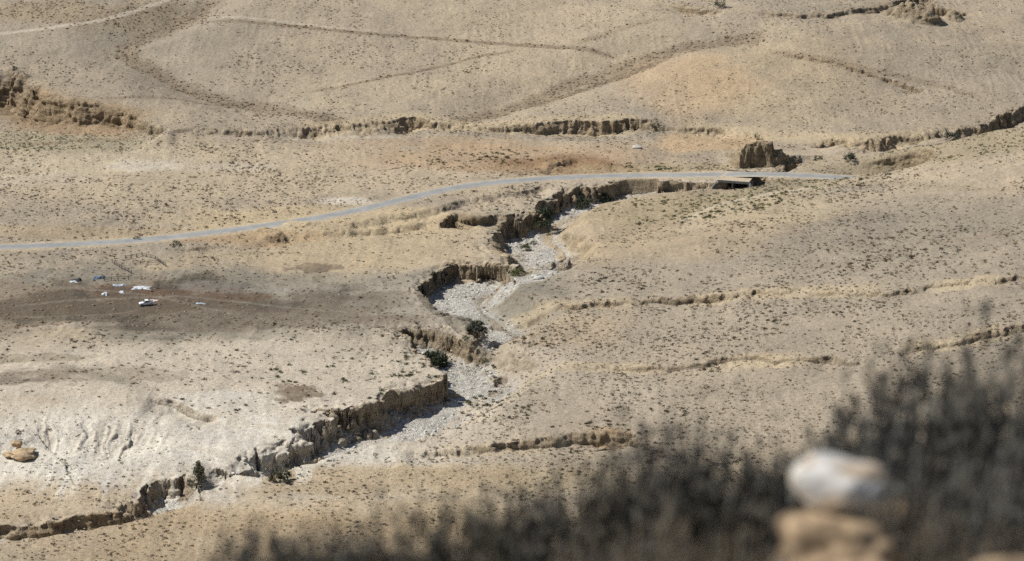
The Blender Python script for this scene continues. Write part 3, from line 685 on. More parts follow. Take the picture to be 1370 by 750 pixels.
def simple(name, c, var=.25, scale=2.0, rough=.9, spec=.15, hgt=0, dist=.05):
    m, nt, b = mat(name); tc = nt.nodes.new('ShaderNodeTexCoord').outputs['Object']
    n = noise(nt, tc, scale, 5, .65)
    nt.links.new(mix(nt, 1.0, c, ramp(nt, n, [(.25, 1 - var), (.75, 1 + var)]), 'MULTIPLY'), b.inputs['Base Color'])
    b.inputs['Roughness'].default_value = rough; b.inputs['Specular IOR Level'].default_value = spec
    if hgt: bump(nt, b, n, hgt, dist)
    return m

# ------------------------------------------------------------------ bridge
m_conc = simple('weathered_concrete', (.16, .157, .15), .3, 1.2, hgt=.3)
m_dusty, nt, b = mat('dusty_concrete'); P = geo(nt)
nz = nt.nodes.new('ShaderNodeSeparateXYZ'); nt.links.new(nt.nodes.new('ShaderNodeNewGeometry').outputs['True Normal'], nz.inputs[0])
cc = mix(nt, ramp(nt, nz.outputs[2], [(.5, 0), (.8, 1)]), (.28, .275, .26), (.42, .345, .245)); cc = mix(nt, 1.0, cc, ramp(nt, noise(nt, P, 1.4, 5, .7), [(.3, .72), (.7, 1.2)]), 'MULTIPLY'); nt.links.new(cc, b.inputs['Base Color'])
ib = int(np.argmin(np.hypot(RP[:, 0] - hit(992, 233)[0], RP[:, 1] - hit(992, 233)[1])))
bx, by, bz = RP[ib]; brz = math.atan2(tv[ib][1], tv[ib][0])
br = empty('road_bridge', (bx, by, bz), brz)
tag(br, 'low grey concrete culvert bridge carrying the road over the dry river bed', 'bridge')
L2 = 5.7
q = MB(); q.box(-L2, L2, -9.4, 4.6, -.95, -.32); q.build('deck', m_dusty, br, .04)
q = MB(); q.box(-L2 - .3, L2 + .3, -9.75, -9.403, -1.0, -.12); q.build('parapet', m_conc, br, .03)
q = MB(); q.box(-L2, L2, 4.603, 4.95, -1.15, .05); q.build('parapet', m_conc, br, .03)
for s in (-1, 1):
    q = MB(); q.box(s * L2 - .45, s * L2 + .45, -9.4, 4.6, -7, -.953); q.build('abutment', m_conc, br, .03)
q = MB(); q.box(-.75, -.35, -9.3, 4.4, -7, -.953); q.build('pier', m_conc, br, .03)
for s in (-1, 1):
    q = MB(); x0 = s * (L2 + .2)
    q.add([(x0 + s * .4, -9.5, -.3), (x0, -9.8, -.3), (x0 + s * 2.2, -14.0, -3.6), (x0 + s * 2.6, -13.8, -3.6), (x0 + s * .4, -9.5, -7), (x0, -9.8, -7), (x0 + s * 2.2, -14.0, -7), (x0 + s * 2.6, -13.8, -7)],
          [(0, 1, 2, 3), (4, 7, 6, 5), (0, 4, 5, 1), (1, 5, 6, 2), (2, 6, 7, 3), (3, 7, 4, 0)]); q.build('wing_wall', m_conc, br)

# ------------------------------------------------------------------ plants
def leaf_mat(name, c, var=.45, scale=1.5, tone=False):
    m, nt, b = mat(name); tc = nt.nodes.new('ShaderNodeTexCoord').outputs['Object']
    inf = nt.nodes.new('ShaderNodeObjectInfo').outputs['Random']
    n = noise(nt, tc, scale, 4, .7)
    cc = mix(nt, 1.0, c, ramp(nt, n, [(.25, 1 - var), (.5, 1), (.75, 1 + var * 1.3)]), 'MULTIPLY')
    cc = mix(nt, 1.0, cc, ramp(nt, inf, [(0, (.82, .84, .9)), (1, (1.2, 1.12, 1.0))]), 'MULTIPLY')
    if tone: cc = mix(nt, 1.0, cc, ramp(nt, attr(nt, 'tone').outputs['Fac'], [(0, (.55, .56, .58)), (.5, (1, 1, 1)), (1, (2.3, 2.1, 1.7))]), 'MULTIPLY')
    nt.links.new(cc, b.inputs['Base Color']); b.inputs['Roughness'].default_value = .75
    return m
m_dkgreen = leaf_mat('dark_foliage', (.062, .076, .046), .55)
m_green = leaf_mat('olive_foliage', (.105, .115, .055), .5)
m_grey = leaf_mat('grey_green_foliage', (.092, .096, .068), .55)
m_scrub = leaf_mat('dry_scrub', (.080, .066, .046)); m_scrubt = leaf_mat('scattered_scrub', (.086, .070, .048), tone=True); m_greent = leaf_mat('scattered_green_scrub', (.095, .105, .05), .5, tone=True)
m_bark = simple('bark', (.10, .08, .06), .3, 3)

def leaf_quads(C, size, rg, up=.3):
    n = len(C)
    a = rg.normal(size=(n, 3)); a /= np.linalg.norm(a, axis=1, keepdims=True); a[:, 2] += up; a /= np.linalg.norm(a, axis=1, keepdims=True)
    b_ = np.cross(a, rg.normal(size=(n, 3))); b_ /= np.linalg.norm(b_, axis=1, keepdims=True) + 1e-9
    s = size * rg.uniform(.6, 1.4, (n, 1)); w = s * rg.uniform(.35, .6, (n, 1))
    V = np.stack([C - a * s, C + b_ * w, C + a * s, C - b_ * w], 1).reshape(-1, 3)
    return V, np.arange(4 * n).reshape(n, 4)

def crown_pts(rg, n, rx, ry, rz, z0, clumps, cone=0.0, flat=0.0):
    """leaf centres gathered in clumps over an uneven dome"""
    cs = []
    for k in range(clumps):
        d = rg.normal(size=3); d /= np.linalg.norm(d); d[2] = abs(d[2]) if flat < .5 else d[2] * .6 + .25
        r_ = rg.uniform(.35, 1.15) ** .6
        t = d[2] * r_
        f = 1 - cone * max(t, 0)
        cs.append((d[0] * rx * r_ * f, d[1] * ry * r_ * f, z0 + t * rz, rg.uniform(.14, .36)))
    cs = np.array(cs); k = rg.integers(0, clumps, n)
    p = rg.normal(size=(n, 3)) * .52
    s = cs[k, 3:4] * np.array([[rx, ry, rz * .8]])
    C = cs[k, :3] + p * s
    C[:, 2] = np.maximum(C[:, 2], .03)
    return C, cs

def plant(name, label, cat, px, py, w, h, m, rg, style='bush', n=2600, group=None):
    x, y, z = hit(px, py)
    o = empty(name, (x, y, z - .05), rg.uniform(0, 6)); tag(o, label, cat, group)
    if style == 'tree': z0, rz, cone = h * .42, h * .5, .0
    elif style == 'cone': z0, rz, cone = h * .14, h * .84, .85
    else: z0, rz, cone = h * .05, h * .9, .1
    n = int(n * .7)
    C, cs = crown_pts(rg, n, w / 2 * .9, w / 2 * .85, rz, z0, int(15 + n / 220), cone)
    if style == 'tree':
        C[:, 2] = np.where(C[:, 2] < h * .3, h * .3 + rg.uniform(0, h * .3, len(C)), C[:, 2])
    Vv, Ff = leaf_quads(C, max(.11, w * .034), rg)
    f = mesh_np('crown', Vv, Ff, m, False, parent=o)
    q = MB()
    if style == 'bush':
        for k in range(7):
            c = cs[rg.integers(0, len(cs))]; q.tube([(0, 0, -.2), (c[0] * .3, c[1] * .3, c[2] * .5), (c[0] * .8, c[1] * .8, c[2] * .9)], [.05, .04, .015])
        q.build('stem', m_bark, o)
    else:
        q.tube([(0, 0, -.3), (.05 * w, .02 * w, h * .22), (-.02 * w, .03 * w, h * (.5 if style == 'tree' else .8))], [.035 * h, .028 * h, .008 * h], 7)
        for k in range(9):
            c = cs[rg.integers(0, len(cs))]; q.tube([(0.02 * w, .02 * w, h * rg.uniform(.15, .3)), (c[0] * .5, c[1] * .5, c[2] * .7), (c[0], c[1], c[2])], [.016 * h, .011 * h, .004 * h])
        q.build('trunk', m_bark, o, smooth=True)
    return o
PL = [
 ('tree','lone upright dark tree on the cliff edge at lower left','tree',266,646,6.0,6.2,m_grey,'cone',3600),
 ('acacia_tree','grey rounded acacia standing on the gravel of the dry river bed','tree',638,452,6.8,5.8,m_grey,'tree',3600),
 ('large_bush','broad dark green bush under the overhanging bank of the river bed','bush',577,488,10.5,5.2,m_dkgreen,'bush',5200),
 ('large_bush','dark round bush at the foot of the bank below the road curve','bush',729,299,8.6,7.0,m_dkgreen,'bush',4200),
 ('large_bush','dark green bush in the shaded cliff bend below the road','bush',781,275,7.5,3.6,m_dkgreen,'bush',2600),
 ('large_bush','smaller bush right of another one under the dark cliff below the road','bush',812,268,6.0,2.8,m_dkgreen,'bush',1800),
 ('large_bush','grey green bush at the foot of the bright crumbling bank at lower left','bush',375,643,6.6,3.4,m_grey,'bush',2600),
 ('large_bush','dark bush at the right end of the long far bank','bush',876,171,4.6,3.8,m_dkgreen,'bush',1500),
 ('large_bush','round grey green bush by the far bend right of the road end','bush',1138,215,6.0,3.8,m_grey,'bush',1800),
 ('large_bush','low bush at the foot of the pale rounded bank past the road end','bush',1094,214,4.2,1.8,m_green,'bush',1000),
 ('large_bush','wide grey green bush on the far bank near the right edge','bush',1276,187,8.0,3.8,m_grey,'bush',2000),
 ('large_bush','small dark bush above the dark split rock wall','bush',1012,186,3.2,2.6,m_dkgreen,'bush',900),
 ('large_bush','dark bush on the far slope at the top edge','bush',963,10,6.0,5.5,m_dkgreen,'bush',1500),
 ('large_bush','green bush spreading down the end of the middle cliff','bush',692,367,6.4,2.2,m_green,'bush',1800),
 ('large_bush','bright olive bush in the middle of the upper gravel bed','bush',703,334,5.4,2.4,m_green,'bush',1500),
 ('large_bush','small dark green bush beside the bright olive one on the upper gravel','bush',714,327,3.4,1.6,m_green,'bush',800),
 ('large_bush','low olive bush beside the acacia on the gravel','bush',622,455,3.8,1.7,m_green,'bush',800),
 ('large_bush','olive bush on the right bank below the acacia','bush',646,484,3.2,1.6,m_green,'bush',700),
 ('large_bush','green bush beside the left end of the road on its near side','bush',235,328,4.5,1.6,m_green,'bush',800),
 ('large_bush','dark bush on the far verge of the road at left','bush',183,320,3.4,1.6,m_green,'bush',700),
 ('large_bush','small bush at the dark hollow in the far bank on the right edge','bush',1347,166,4.4,2.4,m_dkgreen,'bush',900),
 ('large_bush','low grey bush left of the tree foot on the cliff edge','bush',257,651,3.0,1.6,m_grey,'bush',700),
]
for i, a in enumerate(PL):
    plant(a[0], a[1], a[2], a[3], a[4], a[5], a[6], a[7], np.random.default_rng(100 + i), a[8], a[9])
print('plants', round(time.time() - T0, 1))

# ------------------------------------------------------------------ scattered scrub
def tuft(rg, n):
    d = rg.normal(size=(n, 3)); d /= np.linalg.norm(d, axis=1, keepdims=True); d[:, 2] = np.abs(d[:, 2])
    C = d * rg.uniform(.35, 1, (n, 1)) * np.array([[1, .85, .8]]); C[:, :2] += .18 * rg.normal(size=(n, 2)); C[:, 2] += .02
    return leaf_quads(C, .30 if n < 60 else .2, rg, .5)
NS = 90000
yy = np.sqrt(rng.uniform(655 ** 2, 1400 ** 2, NS * 3)); uu = rng.uniform(-.2, .2, NS * 3); xx = uu * yy
dn = samp(A_dens, xx, yy)
gnx = (samp(Z, xx + .8, yy) - samp(Z, xx - .8, yy)) / 1.6; gny = (samp(Z, xx, yy + .8) - samp(Z, xx, yy - .8)) / 1.6
okm = (np.hypot(gnx, gny) < .75) & (rng.uniform(size=NS * 3) < dn * .75)
xx, yy = xx[okm][:NS], yy[okm][:NS]; zz = samp(Z, xx, yy)
rad = .16 + .58 * rng.uniform(size=len(xx)) ** 3.2
rad *= np.where(yy > 1090, .85, 1.0)
rad *= 1 + .35 * fbm(xx, yy, 30, 2, 77)
rad *= np.where(samp(A_grn, xx, yy) > .35, 1.3, 1)
grn = samp(A_grn, xx, yy) + .3 * rng.normal(size=len(xx)) > .45
print('tufts', len(xx))
vis = rad / np.hypot(yy, H)
inview = (np.abs(xx / yy) < .168) & (yy > 700)
order = np.argsort(-vis * inview); indiv = order[:300]; rest = np.setdiff1d(np.arange(len(xx)), indiv)
tv_ = [tuft(np.random.default_rng(900 + k), 20) for k in range(8)]
def scatter(name, ids, temps, m, sx, zs, label):
    Vs, Fs, Ts = [], [], []; off = 0; tt = rng.integers(0, len(temps), len(ids))
    for k, (tV, tF) in enumerate(temps):
        s = ids[tt == k]
        if not len(s): continue
        a = rng.uniform(0, 6.28, len(s)); c, sn = np.cos(a)[:, None], np.sin(a)[:, None]; r_ = sx[s][:, None]
        v = np.stack([xx_[s][:, None] + (tV[None, :, 0] * c - tV[None, :, 1] * sn) * r_, yy_[s][:, None] + (tV[None, :, 0] * sn + tV[None, :, 1] * c) * r_, zz_[s][:, None] + tV[None, :, 2] * r_ * zs - .02], -1)
        f = tF[None] + (off + np.arange(len(s)) * len(tV))[:, None, None]
        Ts.append(np.repeat(rng.uniform(size=len(s)), len(tV))); Vs.append(v.reshape(-1, 3)); Fs.append(f.reshape(-1, tF.shape[1])); off += len(s) * len(tV)
    o = mesh_np(name, np.concatenate(Vs), np.concatenate(Fs), m, attrs={'tone': ('FLOAT', np.concatenate(Ts))}); tag(o, label, kind='stuff'); return o
xx_, yy_, zz_ = xx, yy, zz
scatter('scrub', rest[~grn[rest]], tv_, m_scrubt, rad, .85, 'countless small dry brown shrubs dotting the pale slopes')
scatter('green_scrub', rest[grn[rest]], tv_, m_greent, rad, .85, 'patches of small greenish shrubs on the valley floor and slopes')
protos = {}
for k in range(6):
    for g in (0, 1):
        Vv, Ff = tuft(np.random.default_rng(950 + k), 90)
        me = mesh_np('desert_shrub', Vv, Ff, m_green if g else m_scrub)
        protos[(k, g)] = me.data; bpy.data.objects.remove(me)
for i in indiv:
    g = int(grn[i])
    o = bpy.data.objects.new('desert_shrub', protos[(int(rng.integers(0, 6)), g)]); COL.objects.link(o)
    o.location = (xx[i], yy[i], zz[i] - .02); o.rotation_euler = (0, 0, rng.uniform(0, 6.28)); s = rad[i]; o.scale = (s, s, s * .85)
    tag(o, 'one of the bigger olive green shrub tufts on the valley ground' if g else 'one of the bigger dry brown shrub tufts on the valley ground', 'shrub', 'bigger green shrub tufts' if g else 'bigger brown shrub tufts')

# ------------------------------------------------------------------ stones
def stone_t(rg, sub=1):
    bm = bmesh.new(); bmesh.ops.create_icosphere(bm, subdivisions=sub, radius=1)
    sc_ = (1, rg.uniform(.6, .95), rg.uniform(.45, .75))
    for v in bm.verts:
        k = rg.uniform(.72, 1.2); v.co = Vector((v.co.x * sc_[0] * k, v.co.y * sc_[1] * k, v.co.z * sc_[2] * k))
    V = np.array([v.co[:] for v in bm.verts]); F = np.array([[v.index for v in f.verts] for f in bm.faces]); bm.free(); return V, F
stv = [stone_t(np.random.default_rng(60 + k), 1) for k in range(7)]
def stone_mat(name, c):
    m, nt, b = mat(name); P = geo(nt)
    n = noise(nt, P, .9, 3, .7); n2 = noise(nt, P, 4, 4, .7)
    cc = mix(nt, 1.0, c, ramp(nt, n, [(.3, .6), (.7, 1.35)]), 'MULTIPLY'); cc = mix(nt, 1.0, cc, ramp(nt, n2, [(.3, .8), (.7, 1.2)]), 'MULTIPLY')
    nt.links.new(cc, b.inputs['Base Color']); return m
m_stone_w = stone_mat('pale_river_stone', (.47, .45, .41)); m_stone_t = stone_mat('tan_field_stone', (.36, .28, .18)); m_stone_b = stone_mat('brown_rubble_stone', (.17, .13, .09))
def pick(n, dens, mult=1.0):
    y = np.sqrt(rng.uniform(655 ** 2, 1400 ** 2, n)); x = rng.uniform(-.2, .2, n) * y
    k = rng.uniform(size=n) < np.clip(dens(x, y) * mult, 0, 1); return x[k], y[k]
xg, yg = pick(900000, lambda x, y: samp(A_grav, x, y) * np.clip(.5 + .8 * fbm(x, y, 14, 2, 91), .05, 1), .36)
rg_ = .10 + .62 * rng.uniform(size=len(xg)) ** 6
xx_, yy_, zz_ = xg, yg, samp(Z, xg, yg)
og = np.argsort(-rg_ / np.hypot(yg, H)); 
scatter('gravel', og[260:], stv, m_stone_w, rg_, 1.0, 'pale stones and gravel covering the dry river bed')
sm = []
for V_, F_ in [stone_t(np.random.default_rng(160 + k), 2) for k in range(6)]:
    o = mesh_np('boulder', V_, F_, m_stone_w, False); sm.append(o.data); bpy.data.objects.remove(o)
for i in og[:260]:
    o = bpy.data.objects.new('boulder', sm[int(rng.integers(0, 6))]); COL.objects.link(o)
    o.location = (xg[i], yg[i], zz_[i] + .02); o.rotation_euler = (0, 0, rng.uniform(0, 6.28)); o.scale = (rg_[i],) * 3
    tag(o, 'one of the larger pale boulders lying in the dry river bed', 'boulder', 'boulders in the dry river bed')
print('gravel stones', len(xg))
xb, yb = pick(500000, lambda x, y: samp(A_rub, x, y) * (samp(road_d, x, y) > 5), .42)
rb_ = .16 + .7 * rng.uniform(size=len(xb)) ** 2.6; xx_, yy_, zz_ = xb, yb, samp(Z, xb, yb)
scatter('rubble', np.arange(len(xb)), stv, m_stone_b, rb_, .9, 'brown rubble lining old field edges and gullies')
print('rubble', len(xb))
xb, yb = pick(500000, lambda x, y: np.clip(.25 + .6 * fbm(x, y, 22, 3, 97), .03, 1) * (samp(road_d, x, y) > 5) * (samp(A_grav, x, y) < .3), .16)
rb_ = .10 + .34 * rng.uniform(size=len(xb)) ** 4; xx_, yy_, zz_ = xb, yb, samp(Z, xb, yb)
scatter('field_stones', np.arange(len(xb)), stv, m_stone_t, rb_, .9, 'small tan stones strewn over the open slopes')
print('field stones', len(xb), round(time.time() - T0, 1))

xb, yb = pick(700000, lambda x, y: samp(A_tal, x, y), .5)
rb_ = .14 + .85 * rng.uniform(size=len(xb)) ** 4; xx_, yy_, zz_ = xb, yb, samp(Z, xb, yb)
scatter('fallen_blocks', np.arange(len(xb)), stv, m_stone_t, rb_, .9, 'broken earth blocks and stones fallen along the foot of the river banks')
print('talus', len(xb))
# big rocks as things
def rock(name, label, loc, size, m, seed, sub=4, rough=.22, parent=None, squash=1.0, cat='rock', rz=0):
    rg = np.random.default_rng(seed); bm = bmesh.new(); bmesh.ops.create_icosphere(bm, subdivisions=sub, radius=1)
    P = np.array([v.co[:] for v in bm.verts]); off = rg.uniform(-50, 50, 3)
    n = vn3(P[:, 0] * 1.3 + off[0], P[:, 1] * 1.3 + off[1], P[:, 2] * 1.3 + off[2], seed) * rough + vn3(P[:, 0] * 3.4 + off[0], P[:, 1] * 3.4, P[:, 2] * 3.4, seed + 3) * rough * .45 + vn3(P[:, 0] * 8 + off[0], P[:, 1] * 8, P[:, 2] * 8, seed + 6) * rough * .18
    for k in range(16):
        d = rg.normal(size=3); d /= np.linalg.norm(d); q_ = P @ d - rg.uniform(.74, .97); P = P - np.maximum(q_, 0)[:, None] * d[None] * .9
    P = P * (1 + n)[:, None] * 1.15
    for v, p in zip(bm.verts, P): v.co = (p[0] * size[0], p[1] * size[1], p[2] * size[2])
    me = bpy.data.meshes.new(name); bm.to_mesh(me); bm.free(); me.materials.append(m)
    for p in me.polygons: p.use_smooth = True
    o = bpy.data.objects.new(name, me); COL.objects.link(o); o.location = loc; o.rotation_euler = (0, 0, rz)
    tag(o, label, cat); return o
m_rock = simple('weathered_tan_rock', (.40, .30, .19), .4, 1.3, hgt=.6, dist=.4)
def put(px, py): x, y, z = hit(px, py); return x, y, z
x, y, z = put(27, 612); rock('boulder', 'long flat tan boulder on the pale slope at the left edge', (x, y, z + .8), (5.4, 3.0, 1.5), m_rock, 501, 4, .42, cat='boulder')
x, y, z = put(23, 601); rock('boulder', 'small round boulder perched on the long flat one', (x, y, z + 1.6), (1.6, 1.2, 1.0), m_rock, 503, 3, cat='boulder')
x, y, z = put(852, 198); rock('boulder', 'single white boulder on the flat ground beyond the road', (x, y, z + .4), (1.7, 1.2, .8), m_stone_w, 509, 3, cat='boulder')
for k, (a, b_, lab) in enumerate([(716,371,'white boulder pile end at the bend of the gravel bed'),(720,373,'white boulder beside its larger neighbour at the river bend'),(606,531,'long tan boulder on the gravel below the dark bush')]):
    x, y, z = put(a, b_); rock('boulder', lab, (x, y, z + .3), (1.3 + .3 * k, .9, .6), m_stone_w if k < 2 else m_stone_t, 520 + k, 3, cat='boulder')

# ------------------------------------------------------------------ camp: car, sheets, pens
m_white = simple('white_car_paint', (.78, .79, .80), .05, 1, .35, .5); m_glass = simple('dark_car_glass', (.03, .04, .05), .1, 1, .1, .6)
m_tyre = simple('black_rubber', (.03, .03, .03), .2, 4); m_rim = simple('grey_steel', (.35, .35, .36), .1, 3, .4, .5); m_lamp = simple('lamp_lens', (.6, .6, .55), .1, 3, .2, .5); m_red = simple('red_lens', (.35, .03, .02), .1, 3, .2, .5); m_dark = simple('dark_plastic', (.05, .05, .055), .2, 3)
x, y, z = put(196, 408)
car = empty('parked_car', (x, y, z + .02), R(196)); tag(car, 'white pickup truck parked on the dark trampled ground', 'pickup')
q = MB(); q.prism([(-2.35,.42),(-2.4,.95),(-.75,1.0),(-.72,1.02),(-.6,1.72),(.45,1.74),(.98,1.12),(1.1,1.06),(2.2,.93),(2.35,.7),(2.35,.4)], -.84, .84); body = q.build('body', m_white, car, .06)
q = MB(); q.prism([(-.56,1.10),(-.5,1.62),(.40,1.64),(.84,1.12)], -.855, -.843); q.build('side_window', m_glass, car)
q = MB(); q.prism([(-.56,1.10),(-.5,1.62),(.40,1.64),(.84,1.12)], .843, .855); q.build('side_window', m_glass, car)
q = MB(); q.add([(.50,-.72,1.705),(.50,.72,1.705),(.985,.76,1.135),(.985,-.76,1.135),(.53,-.72,1.72),(.53,.72,1.72),(1.01,.76,1.15),(1.01,-.76,1.15)], [(0,1,2,3),(7,6,5,4),(0,4,5,1),(1,5,6,2),(2,6,7,3),(3,7,4,0)]); q.build('windscreen', m_glass, car)
q = MB(); q.box(-2.25, -.85, -.72, .72, .985, 1.012); q.build('cargo_bed', m_dark, car)
for sx in (1, -1):
    q = MB(); q.box(-2.36, -.8, sx * .80 - .04, sx * .80 + .04, .95, 1.25); q.build('bed_side', m_white, car, .015)
q = MB(); q.box(-2.43, -2.36, -.82, .82, .8, 1.25); q.build('tailgate', m_white, car, .015)
for sx in (-1.5, 1.5):
    for s in (-1, 1):
        q = MB(); q.tube([(sx, s * .68, .36), (sx, s * .90, .36)], [.37, .37], 20); w = q.build('wheel', m_tyre, car)
        q = MB(); q.tube([(sx, s * .885, .36), (sx, s * .912, .36)], [.22, .2], 14); q.build('rim', m_rim, w)
for s in (-1, 1):
    q = MB(); q.box(2.3, 2.385, s * .62 - .16, s * .62 + .16, .62, .78); q.build('headlight', m_lamp, car)
    q = MB(); q.box(-2.455, -2.40, s * .74 - .06, s * .74 + .06, .62, .9); q.build('tail_light', m_red, car)
q = MB(); q.box(2.34, 2.44, -.8, .8, .36, .54); q.build('bumper', m_dark, car, .02)

m_sheet = simple('white_plastic_sheet', (.52, .54, .55), .12, 1.5, .5, .3); m_sheetg = simple('grey_tarp', (.34, .37, .41), .2, 1, .7); m_blue = simple('blue_grey_tarp', (.12, .15, .20), .2, 1, .6); m_pink = simple('faded_pink_cloth', (.55, .42, .38), .15, 2)
def sheet(name, label, px, py, w, d, h, m, seed, rz=0, cat='tarp'):
    """crumpled sheet lying over low heaps"""
    x0, y0, _ = put(px, py); n = 22; V = []
    c, s = math.cos(rz), math.sin(rz)
    gx, gy = np.meshgrid(np.linspace(-1, 1, n), np.linspace(-1, 1, n)); e = 1 + .45 * fbm(gx * 3 + seed, gy * 3, 1.2, 2, seed)
    lx, ly = gx * w / 2 * e, gy * d / 2 * e
    wx, wy = x0 + lx * c - ly * s, y0 + lx * s + ly * c
    edge = sstep((1.02 - np.maximum(np.abs(gx), np.abs(gy))) * 2.2)
    wz = samp(Z, wx, wy) + .04 + edge * h * (.55 + .6 * fbm(wx, wy, 1.4, 3, seed)) + .06 * np.abs(fbm(wx, wy, .6, 2, seed + 3))
    V = np.stack([wx - x0, wy - y0, wz], -1).reshape(-1, 3); z0 = V[:, 2].min(); V[:, 2] -= z0
    ix = np.arange(n * n).reshape(n, n); F_ = np.stack([ix[:-1, :-1], ix[:-1, 1:], ix[1:, 1:], ix[1:, :-1]], -1).reshape(-1, 4)
    o = mesh_np(name, V, F_, m, False); o.location = (x0, y0, z0)
    md = o.modifiers.new('thick', 'SOLIDIFY'); md.thickness = .03; md.offset = -1
    tag(o, label, cat); return o
sheet('tarp', 'long white plastic sheet at the back of the dark ground', 189, 385, 5.6, 3.6, .5, m_sheet, 3, .05)
sheet('tarp', 'white bundle at the left of the camp ground', 141, 394, 2.0, 2.2, .9, m_sheet, 5, .3, 'bundle')
sheet('tarp', 'pale sheet left of the long white one', 160, 382, 4.2, 2.6, .4, m_sheetg, 7, .1)
sheet('tarp', 'dark blue grey low tent behind the camp ground', 132, 372, 3.8, 2.6, 1.3, m_blue, 9, .1, 'tent')
sheet('tarp', 'small dark tarp with a pale edge left of the low tent', 103, 375, 3.0, 2.4, .8, m_dark, 11, -.2)
sheet('tarp', 'pale scrap of sheet beside the small dark tarp', 98, 377, 2.0, 2, .4, m_sheet, 13, .4)
sheet('tarp', 'faded pinkish cloth on the ground right of the pickup', 206, 402, 2.6, 2, .3, m_pink, 15, .1, 'cloth')
sheet('tarp', 'grey sheet far right of the pickup on dark ground', 268, 406, 3.4, 1.6, .2, m_sheetg, 17, 0)
sheet('tarp', 'white scrap in the middle of the camp ground', 163, 391, 1.6, 2.4, .4, m_sheet, 19, 0)
# animal pens: light rail fences
m_wood = simple('grey_wood', (.07, .06, .055), .3, 3)
def pen(label, pts):
    W = [put(*p) for p in pts]; x0, y0, z0 = W[0]
    o = empty('pen_fence', (x0, y0, z0)); tag(o, label, 'fence', 'rail fences of the animal pens')
    rails = [MB(), MB()]; prev = None
    for a, b_ in zip(W[:-1], W[1:]):
        L = math.hypot(b_[0] - a[0], b_[1] - a[1]); k = max(1, int(L / 2.2))
        for i in range(k + 1):
            t = i / k; x = a[0] + (b_[0] - a[0]) * t; y = a[1] + (b_[1] - a[1]) * t; z = gz(x, y)
            if prev is None or i > 0:
                q = MB(); q.tube([(x - x0, y - y0, z - z0 - .3), (x - x0 + .03, y - y0, z - z0 + 1.35)], [.12, .10], 5); q.build('post', m_wood, o)
            if prev is not None:
                for r_, hh in zip(rails, (.55, 1.1)): r_.tube([(prev[0] - x0, prev[1] - y0, prev[2] - z0 + hh), (x - x0, y - y0, z - z0 + hh)], [.075, .075], 4)
            prev = (x, y, z)
    for r_ in rails: r_.build('rail', m_wood, o)
pen('dark rail fence of the upper pen behind the camp', [(168,347),(190,342),(208,347),(222,357)])
pen('dark rail fence crossing the upper pen lower down', [(178,352),(198,354),(213,352)])
pen('low dark rail fence just behind the white sheets', [(140,376),(158,374),(172,374)])
pen('low rail fence running down to the left of the pen', [(150,352),(163,360),(176,366)])

# ------------------------------------------------------------------ foreground at the photographer's feet
def nearp(px, py, d):
    u, v = ray(px, py); return Vector((u * d, d, H - v * d))
def gnear(x, y): return float(base0(np.float64(x), np.float64(y)) + near_relief(np.array([x]), np.array([y]))[0])
m_twig = simple('dark_twig', (.155, .13, .104), .45, 6)
m_twigl = leaf_mat('grey_twig_leaf', (.108, .107, .096), .5, 4)
def fshrub_mesh(seed, ntw=420, dry=0):
    rg = np.random.default_rng(seed); q = MB(); LC = []
    for k in range(ntw):
        a = rg.uniform(0, 6.283); lean = rg.uniform(0, 1) ** .6 * 1.1; L = rg.uniform(.45, 1.0)
        d = Vector((math.cos(a) * lean, math.sin(a) * lean, 1.05 - .55 * lean)).normalized()
        p = Vector((math.cos(a) * .12 * rg.uniform(), math.sin(a) * .12 * rg.uniform(), -.03)); pts = [p.copy()]; rad = [.007]
        for s in range(6):
            d = (d + Vector(rg.normal(size=3) * .19) + Vector((0, 0, .05))).normalized(); p = p + d * L / 6; pts.append(p.copy()); rad.append(.007 * (1 - (s + 1) / 6.6))
            if s > 1:
                for c in range(2):
                    dd = (d + Vector(rg.normal(size=3) * .6)).normalized(); e = p + dd * rg.uniform(.06, .16); q.tube([p, (p + e) / 2 + Vector(rg.normal(size=3) * .01), e], [.0048, .004, .002], 3)
                    LC.append(e); LC.append((p + e) / 2)
        q.tube(pts, rad, 3)
    LC = np.array([v[:] for v in LC])
    if dry: LC = LC[::6]
    LC = np.repeat(LC, 3, 0); LC = LC + rg.normal(size=LC.shape) * .02
    return q, leaf_quads(LC, .028, rg, .6)
FM = []
m_twigb = simple('dry_brown_twig', (.235, .19, .14), .4, 6)
for k in range(4):
    q, (Vv, Ff) = fshrub_mesh(700 + k, 420, k == 3)
    a = q.build('twigs', m_twigb if k == 3 else m_twig); b_ = mesh_np('leaves', Vv, Ff, m_twigl); FM.append((a.data, b_.data)); bpy.data.objects.remove(a); bpy.data.objects.remove(b_)
